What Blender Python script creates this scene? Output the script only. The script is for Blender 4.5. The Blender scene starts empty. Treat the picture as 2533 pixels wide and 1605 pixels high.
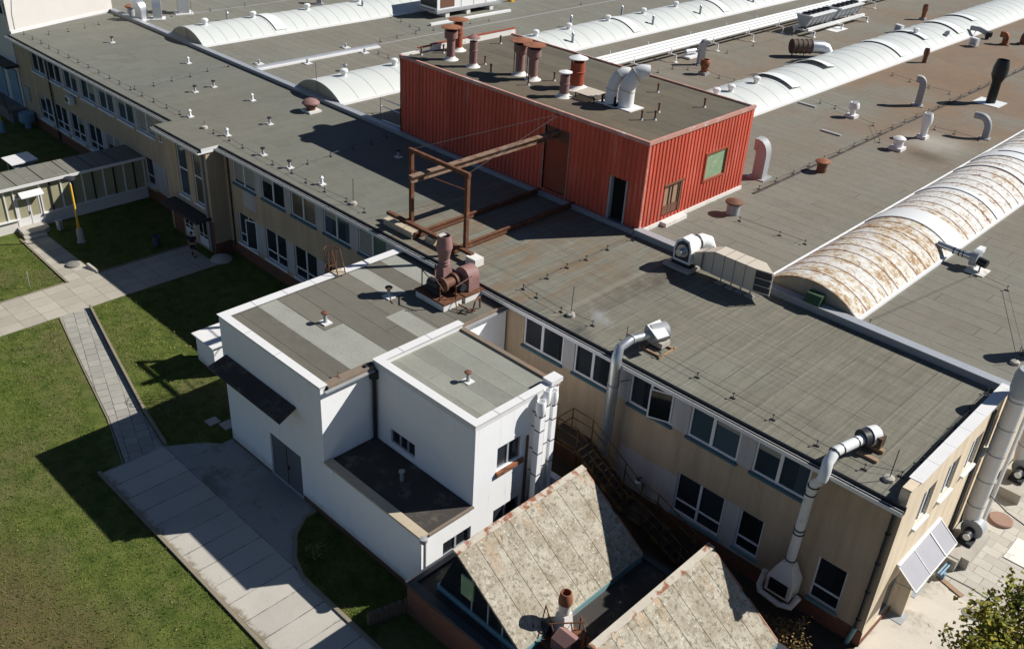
import bpy, bmesh, math, random
from mathutils import Vector, Matrix
random.seed(7)
R = math.radians
S = bpy.context.scene
COL = S.collection
# ---------------------------------------------------------------- camera, sky, sun, exposure
yaw, pit, rol = 2.3117, 0.5368, 0.0631
fw = Vector((math.cos(pit)*math.cos(yaw), math.cos(pit)*math.sin(yaw), -math.sin(pit)))
rt = Vector((math.sin(yaw), -math.cos(yaw), 0)); up = rt.cross(fw)
c_, s_ = math.cos(rol), math.sin(rol)
r2, u2 = c_*rt + s_*up, -s_*rt + c_*up
cd = bpy.data.cameras.new('camera'); cam = bpy.data.objects.new('camera', cd); COL.objects.link(cam)
cam.matrix_world = Matrix(((r2.x, u2.x, -fw.x, 0), (r2.y, u2.y, -fw.y, 0), (r2.z, u2.z, -fw.z, 29.5), (0, 0, 0, 1)))
cd.sensor_width = 36; cd.lens = 2351.3/2533*36; cd.clip_end = 3000; cd.clip_start = 0.5
S.camera = cam
SUN = Vector((0.70, 1.05, 1.0)).normalized()
W = bpy.data.worlds.new('World'); S.world = W; W.use_nodes = True
wn = W.node_tree; bg = wn.nodes['Background']
sky = wn.nodes.new('ShaderNodeTexSky'); sky.sky_type = 'NISHITA'; sky.sun_disc = False
sky.sun_elevation = math.asin(SUN.z); sky.sun_rotation = math.atan2(SUN.x, SUN.y)
wn.links.new(sky.outputs[0], bg.inputs[0]); bg.inputs[1].default_value = 0.05
sky.air_density = 0.72; sky.dust_density = 0.2; sky.ozone_density = 3.0
ld = bpy.data.lights.new('sun', 'SUN'); ld.energy = 5.0; ld.angle = R(0.5); ld.color = (1.0, 0.97, 0.91)
lo = bpy.data.objects.new('sun', ld); COL.objects.link(lo)
lo.rotation_euler = SUN.to_track_quat('Z', 'Y').to_euler(); lo.location = SUN*200
S.view_settings.view_transform = 'Standard'; S.view_settings.look = 'None'
S.view_settings.exposure = 0.30; S.view_settings.gamma = 1
S.cycles.max_bounces = 6; S.cycles.diffuse_bounces = 3

# ---------------------------------------------------------------- material helpers
class NT:
    def __init__(s, name):
        s.m = bpy.data.materials.new(name); s.m.use_nodes = True; s.t = s.m.node_tree
        s.b = s.t.nodes['Principled BSDF']; s.P = s.n('ShaderNodeNewGeometry').outputs['Position']
    def n(s, k): return s.t.nodes.new(k)
    def put(s, i, v):
        if isinstance(v, bpy.types.NodeSocket): s.t.links.new(v, i)
        elif v is not None: i.default_value = v
    def noise(s, sc, det=3, ro=.6, vec=None, dist=0):
        n = s.n('ShaderNodeTexNoise'); n.inputs['Scale'].default_value = sc; n.inputs['Detail'].default_value = det
        n.inputs['Roughness'].default_value = ro; n.inputs['Distortion'].default_value = dist
        s.put(n.inputs['Vector'], vec or s.P); return n.outputs[0]
    def M(s, op, a, b=None, c=None):
        n = s.n('ShaderNodeMath'); n.operation = op; s.put(n.inputs[0], a); s.put(n.inputs[1], b)
        if c is not None: s.put(n.inputs[2], c)
        return n.outputs[0]
    def rng(s, v, a, b, lo=0., hi=1.):
        n = s.n('ShaderNodeMapRange'); n.interpolation_type = 'SMOOTHSTEP'; s.put(n.inputs[0], v)
        for i, q in ((1, a), (2, b), (3, lo), (4, hi)): n.inputs[i].default_value = q
        return n.outputs[0]
    def rgb(s, c):
        n = s.n('ShaderNodeRGB'); n.outputs[0].default_value = (*c, 1); return n.outputs[0]
    def mix(s, f, a, b):
        n = s.n('ShaderNodeMix'); n.data_type = 'RGBA'
        s.put(n.inputs[0], f); s.put(n.inputs[6], a if not isinstance(a, tuple) else (*a, 1)); s.put(n.inputs[7], b if not isinstance(b, tuple) else (*b, 1))
        return n.outputs[2]
    def scl(s, c, f):
        n = s.n('ShaderNodeVectorMath'); n.operation = 'SCALE'
        s.put(n.inputs[0], c if isinstance(c, bpy.types.NodeSocket) else tuple(c)); s.put(n.inputs['Scale'], f); return n.outputs[0]
    def sep(s, v=None):
        n = s.n('ShaderNodeSeparateXYZ'); s.put(n.inputs[0], v or s.P); return n.outputs
    def comb(s, x, y, z=0.):
        n = s.n('ShaderNodeCombineXYZ'); s.put(n.inputs[0], x); s.put(n.inputs[1], y); s.put(n.inputs[2], z); return n.outputs[0]
    def white(s, v):
        n = s.n('ShaderNodeTexWhiteNoise'); s.put(n.inputs['Vector'], v); return n.outputs['Value']
    def vary(s, col, v, vs, f, fs):
        k = s.M('MULTIPLY_ADD', s.M('SUBTRACT', s.noise(vs, 4, .65), .5), 2*v, 1.0)
        k = s.M('MULTIPLY_ADD', s.M('SUBTRACT', s.noise(fs, 2, .7), .5), 2*f, k)
        return s.scl(col, k)
    def bump(s, h, st=.3, d=.02):
        n = s.n('ShaderNodeBump'); n.inputs['Strength'].default_value = st; n.inputs['Distance'].default_value = d
        s.put(n.inputs['Height'], h); s.t.links.new(n.outputs[0], s.b.inputs['Normal'])
    def out(s, col, rough=.8, metal=0., spec=.35):
        s.put(s.b.inputs['Base Color'], col if isinstance(col, bpy.types.NodeSocket) else (*col, 1))
        s.put(s.b.inputs['Roughness'], rough); s.b.inputs['Metallic'].default_value = metal
        s.b.inputs['Specular IOR Level'].default_value = spec; return s.m

def mk(name, col, rough=.75, metal=0., v=.12, vs=.9, f=.08, fs=14, stain=None, bump=0, spec=.35):
    t = NT(name); c = t.vary(col, v, vs, f, fs)
    if stain:
        sc, ss, lo_, hi_ = stain; c = t.mix(t.rng(t.noise(ss, 5, .7), lo_, hi_), c, t.vary(sc, .2, 5, .1, 20))
    if bump: t.bump(t.noise(fs, 3), bump, .02)
    return t.out(c, rough, metal, spec)

def felt(name, col, axis, w=1.0, L=8.0, line=.5, brown=None, tone=.09, light=.0, org=(0, 0)):
    """bitumen felt laid in strips that run along axis"""
    t = NT(name); x, y, z = t.sep(); a, b = (x, y) if axis == 'x' else (y, x)
    wob = t.M('MULTIPLY', t.M('SUBTRACT', t.noise(.35, 2), .5), .06)
    s = t.M('DIVIDE', t.M('ADD', t.M('ADD', b, org[1]), wob), w); i = t.M('FLOOR', s); f = t.M('FRACT', s)
    r = t.white(t.comb(i, 3.3))
    q = t.M('ADD', t.M('DIVIDE', a, L), t.M('MULTIPLY', r, 5)); j = t.M('FLOOR', q); g = t.M('FRACT', q)
    r2_ = t.white(t.comb(i, j, 7.1))
    ln = t.M('MAXIMUM', t.rng(f, .02, .085, 1, 0), t.M('MULTIPLY', t.rng(g, .02/L, .085/L, 1, 0), .85))
    ln = t.M('MULTIPLY', ln, t.rng(t.noise(.5, 3), .28, .60, .40, 1))
    k = t.M('MULTIPLY_ADD', t.M('SUBTRACT', r2_, .5), 2*tone, 1.0)
    k = t.M('MULTIPLY_ADD', t.M('SUBTRACT', t.noise(.16, 4, .7), .5), .45, k)
    k = t.M('MULTIPLY_ADD', t.M('SUBTRACT', t.noise(1.6, 4, .7), .5), .25, k)
    k = t.M('MULTIPLY_ADD', t.M('SUBTRACT', t.noise(9, 3, .8), .5), .50, k)
    if light: k = t.M('MULTIPLY_ADD', t.rng(f, .05, .22, 1, 0), light, k)
    c = t.scl(col, k)
    ring = t.noise(.32, 2, .5); k = t.M('MULTIPLY', k, t.M('SUBTRACT', 1.0, t.M('MULTIPLY', t.M('MULTIPLY', t.rng(ring, .60, .66), t.rng(ring, .74, .67)), .10)))
    c = t.scl(col, k)
    if brown:
        bc, amount = brown; c = t.mix(t.M('MULTIPLY', t.rng(t.noise(.07, 4, .6), .38, .66), amount), c, t.vary(bc, .2, .8, .2, 9))
    c = t.mix(t.M('MULTIPLY', ln, line), c, t.rgb((col[0]*.3, col[1]*.3, col[2]*.33)))
    t.bump(t.M('SUBTRACT', t.noise(12, 3), t.M('MULTIPLY', ln, .8)), .35, .015)
    return t, c

def slabs(name, col, lx, ly, rot=0., off=.5, joint=.018, jc=(.03, .03, .025), tone=.2, org=(0, 0), edge=None):
    """paving slabs lx by ly metres"""
    t = NT(name); x, y, z = t.sep(); cs, sn = math.cos(rot), math.sin(rot)
    x = t.M('SUBTRACT', x, org[0]); y = t.M('SUBTRACT', y, org[1])
    a = t.M('ADD', t.M('MULTIPLY', x, cs), t.M('MULTIPLY', y, sn)); b = t.M('SUBTRACT', t.M('MULTIPLY', y, cs), t.M('MULTIPLY', x, sn))
    sb = t.M('DIVIDE', b, ly); ib = t.M('FLOOR', sb); fb = t.M('FRACT', sb)
    sa = t.M('ADD', t.M('DIVIDE', a, lx), t.M('MULTIPLY', t.M('FLOORED_MODULO', ib, 2.0), off)); ia = t.M('FLOOR', sa); fa = t.M('FRACT', sa)
    wv = t.M('MULTIPLY', t.M('SUBTRACT', t.noise(3, 3), .5), .03)
    da = t.M('MULTIPLY', t.M('SUBTRACT', .5, t.M('ABSOLUTE', t.M('SUBTRACT', fa, .5))), lx); db = t.M('MULTIPLY', t.M('SUBTRACT', .5, t.M('ABSOLUTE', t.M('SUBTRACT', fb, .5))), ly)
    d = t.M('ADD', t.M('MINIMUM', da, db), wv)
    ln = t.M('MULTIPLY', t.rng(d, joint*.4, joint*1.5, 1, 0), t.rng(t.noise(.7, 3), .3, .6, .35, 1))
    k = t.M('MULTIPLY_ADD', t.M('SUBTRACT', t.white(t.comb(ia, ib)), .5), 2*tone, 1.0)
    k = t.M('MULTIPLY_ADD', t.M('SUBTRACT', t.noise(.5, 4, .7), .5), .35, k)
    k = t.M('MULTIPLY_ADD', t.M('SUBTRACT', t.noise(22, 3, .7), .5), .40, k)
    c = t.scl(col, k)
    c = t.mix(t.M('MULTIPLY', t.rng(t.noise(.9, 5, .75), .58, .75), .35), c, t.rgb((col[0]*.55, col[1]*.5, col[2]*.45)))
    c = t.mix(t.M('MULTIPLY', ln, .85), c, t.rgb(jc))
    if edge:
        e0, e1 = edge; ny = t.M('ADD', t.sep()[1], t.M('MULTIPLY', t.noise(1.1, 4, .7), -.9)); dm = t.M('MULTIPLY', t.rng(ny, e1, e0), t.rng(t.noise(3.5, 4, .7), .35, .6)); c = t.mix(t.M('MULTIPLY', dm, .8), c, t.vary((.17, .135, .075), .3, 3, .3, 18))
        jm = t.M('MULTIPLY', t.rng(d, .02, .10, 1, 0), t.rng(t.noise(1.7, 4, .7), .56, .70)); c = t.mix(t.M('MULTIPLY', jm, .85), c, t.rgb((.10, .10, .045)))
    t.bump(t.M('SUBTRACT', t.noise(25, 3), ln), .4, .02)
    return t.out(c, .85)

# ---------------------------------------------------------------- materials
MT = {}
t, c = felt('felt_front', (.160, .162, .138), 'y', 1.02, 9.0, .35, ((.19, .165, .125), .3), .04, .05); 
MT['felt_front'] = t.out(c, .95, 0, .2)
t, c = felt('felt_hall', (.192, .190, .160), 'x', 1.0, 8.0, .62, ((.205, .170, .130), .4), .05, .06)
x, y, z = t.sep()
far = t.M('MULTIPLY', t.rng(y, 45, 80), t.rng(x, -62, -30)); ns = t.rng(t.noise(.11, 5, .65), .30, .60)
c = t.mix(t.M('MULTIPLY', t.M('MULTIPLY', far, ns), .80), c, t.vary((.21, .135, .085), .25, .5, .2, 9))
# pale dust blown out beside two exhausts, dark oily fan below one
dx = t.M('SUBTRACT', x, -22.9); dy = t.M('SUBTRACT', y, 68.6); dd = t.M('SQRT', t.M('ADD', t.M('POWER', dx, 2.), t.M('POWER', dy, 2.)))
c = t.mix(t.M('MULTIPLY', t.rng(t.M('ADD', dd, t.M('MULTIPLY', t.noise(.8, 4), 2.)), 1.2, 4.2, 1, 0), .75), c, t.rgb((.36, .34, .30)))
dx = t.M('SUBTRACT', x, -22.4); dy = t.M('SUBTRACT', y, 65.2); dd = t.M('SQRT', t.M('ADD', t.M('POWER', t.M('MULTIPLY', dx, .55), 2.), t.M('POWER', dy, 2.)))
c = t.mix(t.M('MULTIPLY', t.rng(t.M('ADD', dd, t.M('MULTIPLY', t.noise(.9, 4), 1.2)), .6, 2.2, 1, 0), .55), c, t.rgb((.075, .052, .038)))
MT['felt_hall'] = t.out(c, .95, 0, .2)
t, c = felt('felt_right', (.176, .172, .142), 'y', 1.0, 8.5, .55, ((.19, .165, .12), .4), .08, .20)
fs_ = t.noise(1., 4, .7, t.comb(t.M('MULTIPLY', t.sep()[0], 5.5), t.M('MULTIPLY', t.sep()[1], .30))); c = t.scl(c, t.rng(fs_, .3, .7, .86, 1.14)); fx_ = t.noise(1., 4, .7, t.comb(t.M('MULTIPLY', t.sep()[0], .22), t.M('MULTIPLY', t.sep()[1], 5.0), 4.)); c = t.scl(c, t.rng(fx_, .3, .7, .90, 1.10))
x, y, z = t.sep()   # dirt streaks that run from the blower towards the eave
u = t.M('ADD', x, t.M('MULTIPLY', t.M('SUBTRACT', t.noise(.4, 3), .5), 1.6))
st = t.M('MULTIPLY', t.rng(t.M('ABSOLUTE', t.M('ADD', u, 23.6)), .2, 1.5, 1, 0), t.rng(y, 30.5, 36.5, .25, 1)); st = t.M('MULTIPLY', st, t.rng(t.noise(1.3, 4), .3, .6))
c = t.mix(t.M('MULTIPLY', st, .62), c, t.rgb((.070, .055, .040)))
c = t.mix(t.M('MULTIPLY', t.rng(t.M('ABSOLUTE', t.M('ADD', x, 24.3)), .05, .30, 1, 0), t.rng(y, 38.5, 37, 0, .4)), c, t.rgb((.30, .27, .22)))
rw = t.rng(t.M('FRACT', t.M('DIVIDE', t.M('ADD', y, t.M('MULTIPLY', t.M('SUBTRACT', t.noise(.4, 2), .5), .08)), 2.05)), .01, .042, 1, 0); c = t.mix(t.M('MULTIPLY', rw, t.rng(t.noise(.25, 3), .35, .65, .05, .5)), c, t.rgb((.055, .05, .045)))
bz = t.noise(1., 5, .65, t.comb(t.M('MULTIPLY', x, 1.3), t.M('MULTIPLY', y, .28))); bm = t.M('MULTIPLY', t.M('MULTIPLY', t.rng(x, -22.5, -27.5), t.rng(bz, .40, .66)), .75); c = t.mix(bm, c, t.vary((.185, .125, .075), .3, .9, .2, 9))
MT['felt_right'] = t.out(c, .95, 0, .2)
t, c = felt('felt_penthouse', (.120, .108, .082), 'x', 1.0, 8.0, .35, ((.17, .125, .085), .6), .12, .0); MT['felt_penthouse'] = t.out(c, .95, 0, .2)
t, c = felt('felt_annex', (.150, .140, .115), 'x', 1.02, 14.0, .55, None, .16, .03, (0, .35))
x, y, z = t.sep(); n_ = t.M('MULTIPLY', t.M('SUBTRACT', t.noise(.5, 2), .5), .05); yy = t.M('ADD', y, n_)
def band(a, b, c0, c1): return t.M('MULTIPLY', t.M('MULTIPLY', t.M('GREATER_THAN', yy, a), t.M('LESS_THAN', yy, b)), t.M('MULTIPLY', t.M('GREATER_THAN', x, c0), t.M('LESS_THAN', x, c1)))
bm = t.M('MAXIMUM', t.M('MAXIMUM', band(20.05, 21.05, -40, -20), band(21.05, 22.1, -30.6, -20)), t.M('MAXIMUM', t.M('MAXIMUM', band(25.2, 26.2, -40, -31), band(27.3, 28.3, -40, -31)), band(23.9, 25.0, -29.8, -20)))
c = t.mix(bm, c, t.vary((.30, .30, .265), .2, .9, .25, 9)); MT['felt_annex'] = t.out(c, .95, 0, .2)
t, c = felt('felt_annex_small', (.255, .258, .222), 'x', .92, 20.0, .55, ((.17, .155, .12), .4), .16, .10, (0, .2)); MT['felt_annex_small'] = t.out(c, .95, 0, .2)
MT['felt_dark'] = mk('felt_dark', (.055, .048, .042), .9, v=.25, f=.2, stain=((.15, .13, .10), .9, .52, .7))

t = NT('grass'); n1 = t.noise(.22, 4, .65); n2 = t.noise(1.1, 5, .7); n3 = t.noise(7, 4, .75); n4 = t.noise(38, 2, .8)
c = t.mix(t.rng(n2, .3, .7), t.rgb((.072, .112, .020)), t.rgb((.172, .208, .046)))
c = t.mix(t.M('MULTIPLY', t.rng(t.M('ADD', t.M('MULTIPLY', n1, .7), t.M('MULTIPLY', n2, .3)), .46, .63), .62), c, t.rgb((.178, .155, .075)))
c = t.mix(t.M('MULTIPLY', t.rng(n3, .50, .72), .55), c, t.rgb((.190, .170, .080)))
x, y, z = t.sep()
wl = t.M('MULTIPLY', t.rng(t.M('ADD', t.M('ADD', y, t.M('MULTIPLY', x, -.18)), t.M('MULTIPLY', n2, 3.5)), 17.2, 13.2), t.rng(n3, .25, .6, .35, 1)); c = t.mix(t.M('MULTIPLY', wl, .85), c, t.rgb((.165, .118, .058)))
c = t.scl(c, t.M('MULTIPLY_ADD', t.M('SUBTRACT', n4, .5), 1.9, 1.0)); t.bump(t.M('ADD', n3, n4), 1.0, .07)
MT['grass'] = t.out(c, .9, 0, .1)
def gblade(name, a, b):
    t = NT(name); return t.out(t.mix(t.rng(t.noise(1.3, 4), .3, .7), t.rgb(a), t.rgb(b)), .7, 0, .2)
MT['blade'] = gblade('grass_blade', (.060, .115, .016), (.210, .200, .060))
MT['leaf_litter'] = gblade('fallen_leaf', (.46, .37, .16), (.26, .16, .07))

MT['path'] = slabs('path_slabs', (.40, .365, .30), 1.25, .95, R(90), .0, .014, (.10, .08, .05), .10)
MT['path_diag'] = slabs('path_diagonal_slabs', (.34, .325, .285), .62, .62, math.atan2(-3.6, 11.5), .5, .018, (.07, .06, .04), .12, (-51, 17))
MT['drive'] = slabs('drive_slabs', (.45, .42, .37), 1.2, 3.1, 0, 0., .02, (.07, .055, .035), .08, (-36.4, 12.35), (11.92, 12.22))
MT['forecourt'] = mk('forecourt_concrete', (.33, .32, .295), .9, v=.28, vs=.6, f=.2, fs=16, stain=((.16, .155, .135), .6, .46, .72))
MT['pavers'] = slabs('yard_pavers', (.47, .44, .385), 1.0, .55, 0, .5, .012, (.12, .10, .07), .10)
MT['concrete_yard'] = mk('yard_concrete', (.58, .53, .45), .9, v=.22, vs=.5, f=.12, fs=18, stain=((.33, .30, .25), .7, .5, .72))
MT['asphalt'] = mk('asphalt', (.055, .054, .052), .9, v=.25, f=.3, fs=30)
MT['soil'] = mk('soil', (.060, .050, .038), .95, v=.3, f=.4, fs=9, bump=.6)
MT['kerb'] = mk('kerb_concrete', (.25, .21, .155), .9, v=.25, f=.2)
MT['concrete'] = mk('concrete', (.42, .39, .34), .9, v=.2, vs=1.5, f=.1)
MT['concrete_dark'] = mk('concrete_dark', (.20, .19, .17), .9, v=.25, f=.15)

def render_wall(name, base, pier, bands):
    """plaster: pier colour inside the window bands (x0,x1,z0,z1)"""
    t = NT(name); x, y, z = t.sep(); msk = None
    for x0, x1, z0, z1 in bands:
        m = t.M('MULTIPLY', t.M('MULTIPLY', t.M('GREATER_THAN', x, x0), t.M('LESS_THAN', x, x1)), t.M('MULTIPLY', t.M('GREATER_THAN', z, z0), t.M('LESS_THAN', z, z1)))
        msk = m if msk is None else t.M('MAXIMUM', msk, m)
    c = t.mix(msk, t.vary(base, .16, .45, .10, 16), t.vary(pier, .10, .6, .06, 14)) if bands else t.vary(base, .16, .45, .1, 16)
    run = t.noise(1., 4, .6, t.comb(t.M('MULTIPLY', x, 2.2), t.M('MULTIPLY', y, 2.2), t.M('MULTIPLY', z, .22)))
    c = t.scl(c, t.rng(run, .35, .75, 1.06, .86)); t.bump(t.noise(40, 2), .15, .01)
    return t.out(c, .9, 0, .2)
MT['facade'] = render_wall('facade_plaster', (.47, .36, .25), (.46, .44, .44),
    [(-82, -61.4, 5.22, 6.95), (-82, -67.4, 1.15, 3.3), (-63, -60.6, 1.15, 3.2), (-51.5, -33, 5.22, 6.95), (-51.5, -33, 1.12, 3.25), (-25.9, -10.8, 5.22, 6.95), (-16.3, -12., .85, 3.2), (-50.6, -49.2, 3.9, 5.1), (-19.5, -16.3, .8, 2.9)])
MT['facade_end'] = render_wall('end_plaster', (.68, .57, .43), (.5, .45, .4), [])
t = NT('white_render'); x, y, z = t.sep(); run = t.noise(1., 5, .7, t.comb(t.M('MULTIPLY', x, 4.), t.M('MULTIPLY', y, 4.), t.M('MULTIPLY', z, .30)))
c = t.vary((.90, .90, .905), .05, .6, .05, 20); top = t.M('MAXIMUM', t.rng(z, 5.6, 7.0), t.M('MULTIPLY', t.rng(z, 2.3, 3.2), t.rng(z, 3.3, 3.2)))
c = t.mix(t.M('MULTIPLY', t.M('MULTIPLY', t.rng(run, .52, .74), t.M('MULTIPLY_ADD', top, .7, .3)), .38), c, t.rgb((.52, .49, .45)))
c = t.mix(t.M('MULTIPLY', t.rng(t.M('ADD', z, t.M('MULTIPLY', t.noise(1.6, 4, .7), -.9)), .35, -.25), .5), c, t.rgb((.42, .38, .33)))
t.bump(t.noise(30, 3), .25, .012); MT['white_wall'] = t.out(c, .85, 0, .2)
MT['tower_wall'] = mk('tower_render', (.66, .62, .58), .85, v=.05, f=.05, fs=20, spec=.2)
t = NT('brick'); br = t.n('ShaderNodeTexBrick'); x, y, z = t.sep()
t.put(br.inputs['Vector'], t.comb(t.M('ADD', x, y), z)); br.inputs['Scale'].default_value = 1
for k_, v_ in (('Brick Width', .25), ('Row Height', .08), ('Mortar Size', .008), ('Bias', 0.)): br.inputs[k_].default_value = v_
br.inputs['Color1'].default_value = (.22, .075, .04, 1); br.inputs['Color2'].default_value = (.15, .05, .03, 1); br.inputs['Mortar'].default_value = (.16, .13, .1, 1)
MT['brick'] = t.out(t.mix(t.M('MULTIPLY', t.rng(t.noise(.8, 4), .45, .7), .35), br.outputs[0], t.rgb((.11, .07, .05))), .9)
t = NT('red_cladding'); x, y, z = t.sep(); run = t.noise(1., 5, .7, t.comb(t.M('MULTIPLY', x, 3.), t.M('MULTIPLY', y, 3.), t.M('MULTIPLY', z, .35)))
sh = t.white(t.comb(t.M('FLOOR', t.M('DIVIDE', t.M('ADD', x, .2), .99)), t.M('FLOOR', t.M('DIVIDE', t.M('ADD', y, .3), .99)))); c = t.scl(t.vary((.61, .108, .064), .18, .35, .08, 14), t.M('MULTIPLY_ADD', sh, .26, .86)); c = t.mix(t.M('MULTIPLY', t.rng(run, .50, .78), .5), c, t.rgb((.78, .38, .30)))
c = t.mix(t.M('MULTIPLY', t.rng(z, 9.5, 7.4), t.rng(run, .42, .62)), c, t.rgb((.42, .08, .05)))
MT['red'] = t.out(c, .6, 0, .3)
MT['red_trim'] = mk('faded_red_trim', (.50, .26, .21), .6, v=.15, stain=((.62, .50, .46), 1.2, .5, .7))
MT['white_trim'] = mk('white_flashing', (.72, .71, .70), .5, v=.08, stain=((.45, .43, .40), 1.3, .6, .8))
MT['grey_flash'] = mk('zinc_flashing', (.42, .44, .47), .45, .3, v=.15)
MT['galv'] = mk('galvanised_steel', (.56, .58, .60), .35, .75, v=.12, vs=2)
MT['galv_dull'] = mk('dull_galvanised_steel', (.34, .35, .36), .6, .08, v=.15, vs=2)
MT['white_metal'] = mk('white_painted_metal', (.78, .78, .77), .4, v=.05)
MT['grey_metal'] = mk('grey_painted_metal', (.36, .38, .40), .5, v=.1)
MT['dark_metal'] = mk('dark_metal', (.035, .037, .042), .5, .2, v=.2)
MT['black'] = mk('black_painted_metal', (.012, .016, .018), .4, v=.2)
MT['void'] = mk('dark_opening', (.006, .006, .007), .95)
MT['steel_rust'] = mk('rusty_steel', (.125, .052, .028), .85, v=.25, vs=3, stain=((.22, .09, .04), 2.5, .5, .7))
MT['beam_light'] = mk('weathered_beam', (.25, .17, .12), .85, v=.25, vs=2, stain=((.15, .07, .04), 2, .45, .65))
MT['pink'] = mk('faded_pink_paint', (.27, .150, .138), .65, v=.15, vs=2, stain=((.19, .085, .055), 2.2, .55, .75))
MT['rust_cap'] = mk('rusty_cap', (.27, .105, .055), .85, v=.25, vs=2, stain=((.36, .20, .12), 1.5, .55, .7))
MT['rust_red'] = mk('rusty_red_paint', (.33, .062, .03), .7, v=.2, vs=2, stain=((.24, .10, .05), 1.5, .5, .7))
MT['rust'] = mk('orange_rust', (.34, .13, .06), .85, v=.25, vs=3, stain=((.12, .06, .04), 3, .45, .6))
MT['brown_metal'] = mk('brown_metal', (.16, .075, .045), .7, v=.2, vs=3)
MT['yellow'] = mk('yellow_paint', (.62, .36, .03), .55, v=.12)
MT['rail_yellow'] = mk('worn_yellow_paint', (.20, .12, .04), .7, v=.3, vs=3, stain=((.07, .04, .025), 2, .40, .58))
MT['gutter'] = mk('gutter_dark', (.045, .05, .058), .6, v=.2)
MT['cream_trim'] = mk('cream_edge', (.48, .40, .29), .7, v=.2, vs=2)
MT['dirty_edge'] = mk('dirty_felt_edge', (.21, .165, .125), .8, v=.3, vs=2, stain=((.30, .15, .08), 1.5, .55, .7))
MT['steel_dark'] = mk('dark_stair_steel', (.045, .033, .026), .8, v=.3, vs=3)
MT['drum'] = mk('dark_rusty_drum', (.075, .060, .050), .7, v=.3, vs=2, stain=((.17, .09, .05), 2, .55, .7))
MT['lid'] = mk('faded_rusty_lid', (.30, .19, .14), .8, v=.2, vs=2)
MT['pvc'] = mk('white_pvc', (.78, .79, .81), .4, v=.03)
MT['sill_white'] = mk('white_sill', (.74, .75, .80), .5, v=.05)
MT['sill_teal'] = mk('teal_sill', (.055, .13, .17), .5, v=.15)
MT['teal'] = mk('teal_paint', (.16, .30, .33), .6, v=.2, vs=2, stain=((.25, .27, .25), 2, .5, .7))
def glass(name, col, rough=.06):
    t = NT(name); k = t.white(t.comb(*[t.M('FLOOR', t.M('MULTIPLY', q, .8)) for q in t.sep()[:2]])); 
    return t.out(t.scl(col, t.M('MULTIPLY_ADD', k, .9, .55)), rough, 0, .5)
MT['glass'] = glass('window_glass', (.022, .027, .032)); MT['glass_green'] = glass('curtained_glass', (.10, .14, .12), .12)
MT['glass_blue'] = glass('blue_grey_glass', (.05, .075, .095)); MT['glass_warm'] = glass('blind_behind_glass', (.13, .11, .08), .12)
MT['curtain'] = mk('curtain_cloth', (.30, .29, .26), .6, v=.25, vs=4)
t = NT('wired_glass'); MT['wired'] = t.out(t.vary((.36, .33, .215), .22, .5, .05, 9), .25, 0, .5)
MT['green_glass'] = mk('green_frosted_glass', (.25, .36, .22), .3, v=.25, vs=3, stain=((.40, .46, .30), 2, .5, .7))
MT['vault'] = mk('skylight_plastic', (.58, .60, .575), .45, v=.05, vs=.4, f=.03, stain=((.54, .54, .49), .5, .58, .8))
MT['vault_rib'] = mk('skylight_rib', (.44, .44, .43), .5)
MT['vault_end'] = mk('skylight_end', (.36, .32, .24), .6, v=.25, vs=1)
MT['vault_edge'] = mk('skylight_edge', (.84, .84, .84), .5, v=.05)
t = NT('peeling_vault'); x, y, z = t.sep()
st = t.comb(t.M('MULTIPLY', x, .55), t.M('MULTIPLY', y, 1.5), t.M('MULTIPLY', z, .8)); n1 = t.noise(.55, 5, .7, st); n2 = t.noise(3.2, 6, .75); n3 = t.noise(11, 4, .8)
front = t.rng(y, 57.0, 49.0)
wear = t.M('ADD', t.M('MULTIPLY_ADD', front, .055, .035), t.M('ADD', t.M('MULTIPLY', n1, .5), t.M('MULTIPLY', n2, .5)))
under = t.mix(t.rng(n3, .35, .65), t.rgb((.50, .38, .22)), t.rgb((.64, .57, .45)))
deep = t.mix(front, t.rgb((.16, .075, .045)), t.rgb((.31, .19, .095)))
c = t.mix(t.rng(wear, .54, .64), t.vary((.66, .66, .64), .22, 2.5, .14, 14), under); c = t.mix(t.rng(t.M('ADD', wear, t.M('MULTIPLY', n3, .28)), .755, .81), c, deep)
ra = t.M('ABSOLUTE', t.M('SUBTRACT', t.M('FRACT', t.M('DIVIDE', t.M('SUBTRACT', y, 39.85), 1.12)), .5)); rm = t.M('MULTIPLY', t.rng(t.M('ADD', ra, t.M('MULTIPLY', t.M('SUBTRACT', n2, .5), .35)), .40, .47), t.rng(n1, .35, .6, .25, .9)); c = t.mix(rm, c, t.rgb((.24, .13, .07)))
c = t.mix(t.M('MULTIPLY', t.rng(t.noise(4.5, 5, .8), .50, .62), .55), c, t.rgb((.40, .38, .34)))
bl = t.rng(t.noise(2.6, 6, .85, t.comb(t.M('MULTIPLY', x, 1.), t.M('MULTIPLY', y, .8), z)), .555, .60); c = t.mix(t.M('MULTIPLY', bl, t.rng(y, 50, 56, .35, .9)), c, t.rgb((.20, .10, .06)))
MT['peel'] = t.out(c, .8, 0, .2)
t = NT('lichen_sheet'); n1 = t.noise(1.1, 5, .7); n2 = t.noise(5.5, 5, .8); n3 = t.noise(17, 3, .7)
c = t.mix(t.rng(n1, .35, .65), t.rgb((.33, .285, .215)), t.rgb((.47, .43, .35))); c = t.mix(t.M('MULTIPLY', t.rng(n2, .48, .64), .85), c, t.rgb((.15, .13, .095))); c = t.mix(t.M('MULTIPLY', t.rng(n3, .56, .68), .6), c, t.rgb((.10, .09, .07)))
vo = t.n('ShaderNodeTexVoronoi'); vo.inputs['Scale'].default_value = 5.0; t.put(vo.inputs['Vector'], t.P)
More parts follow.
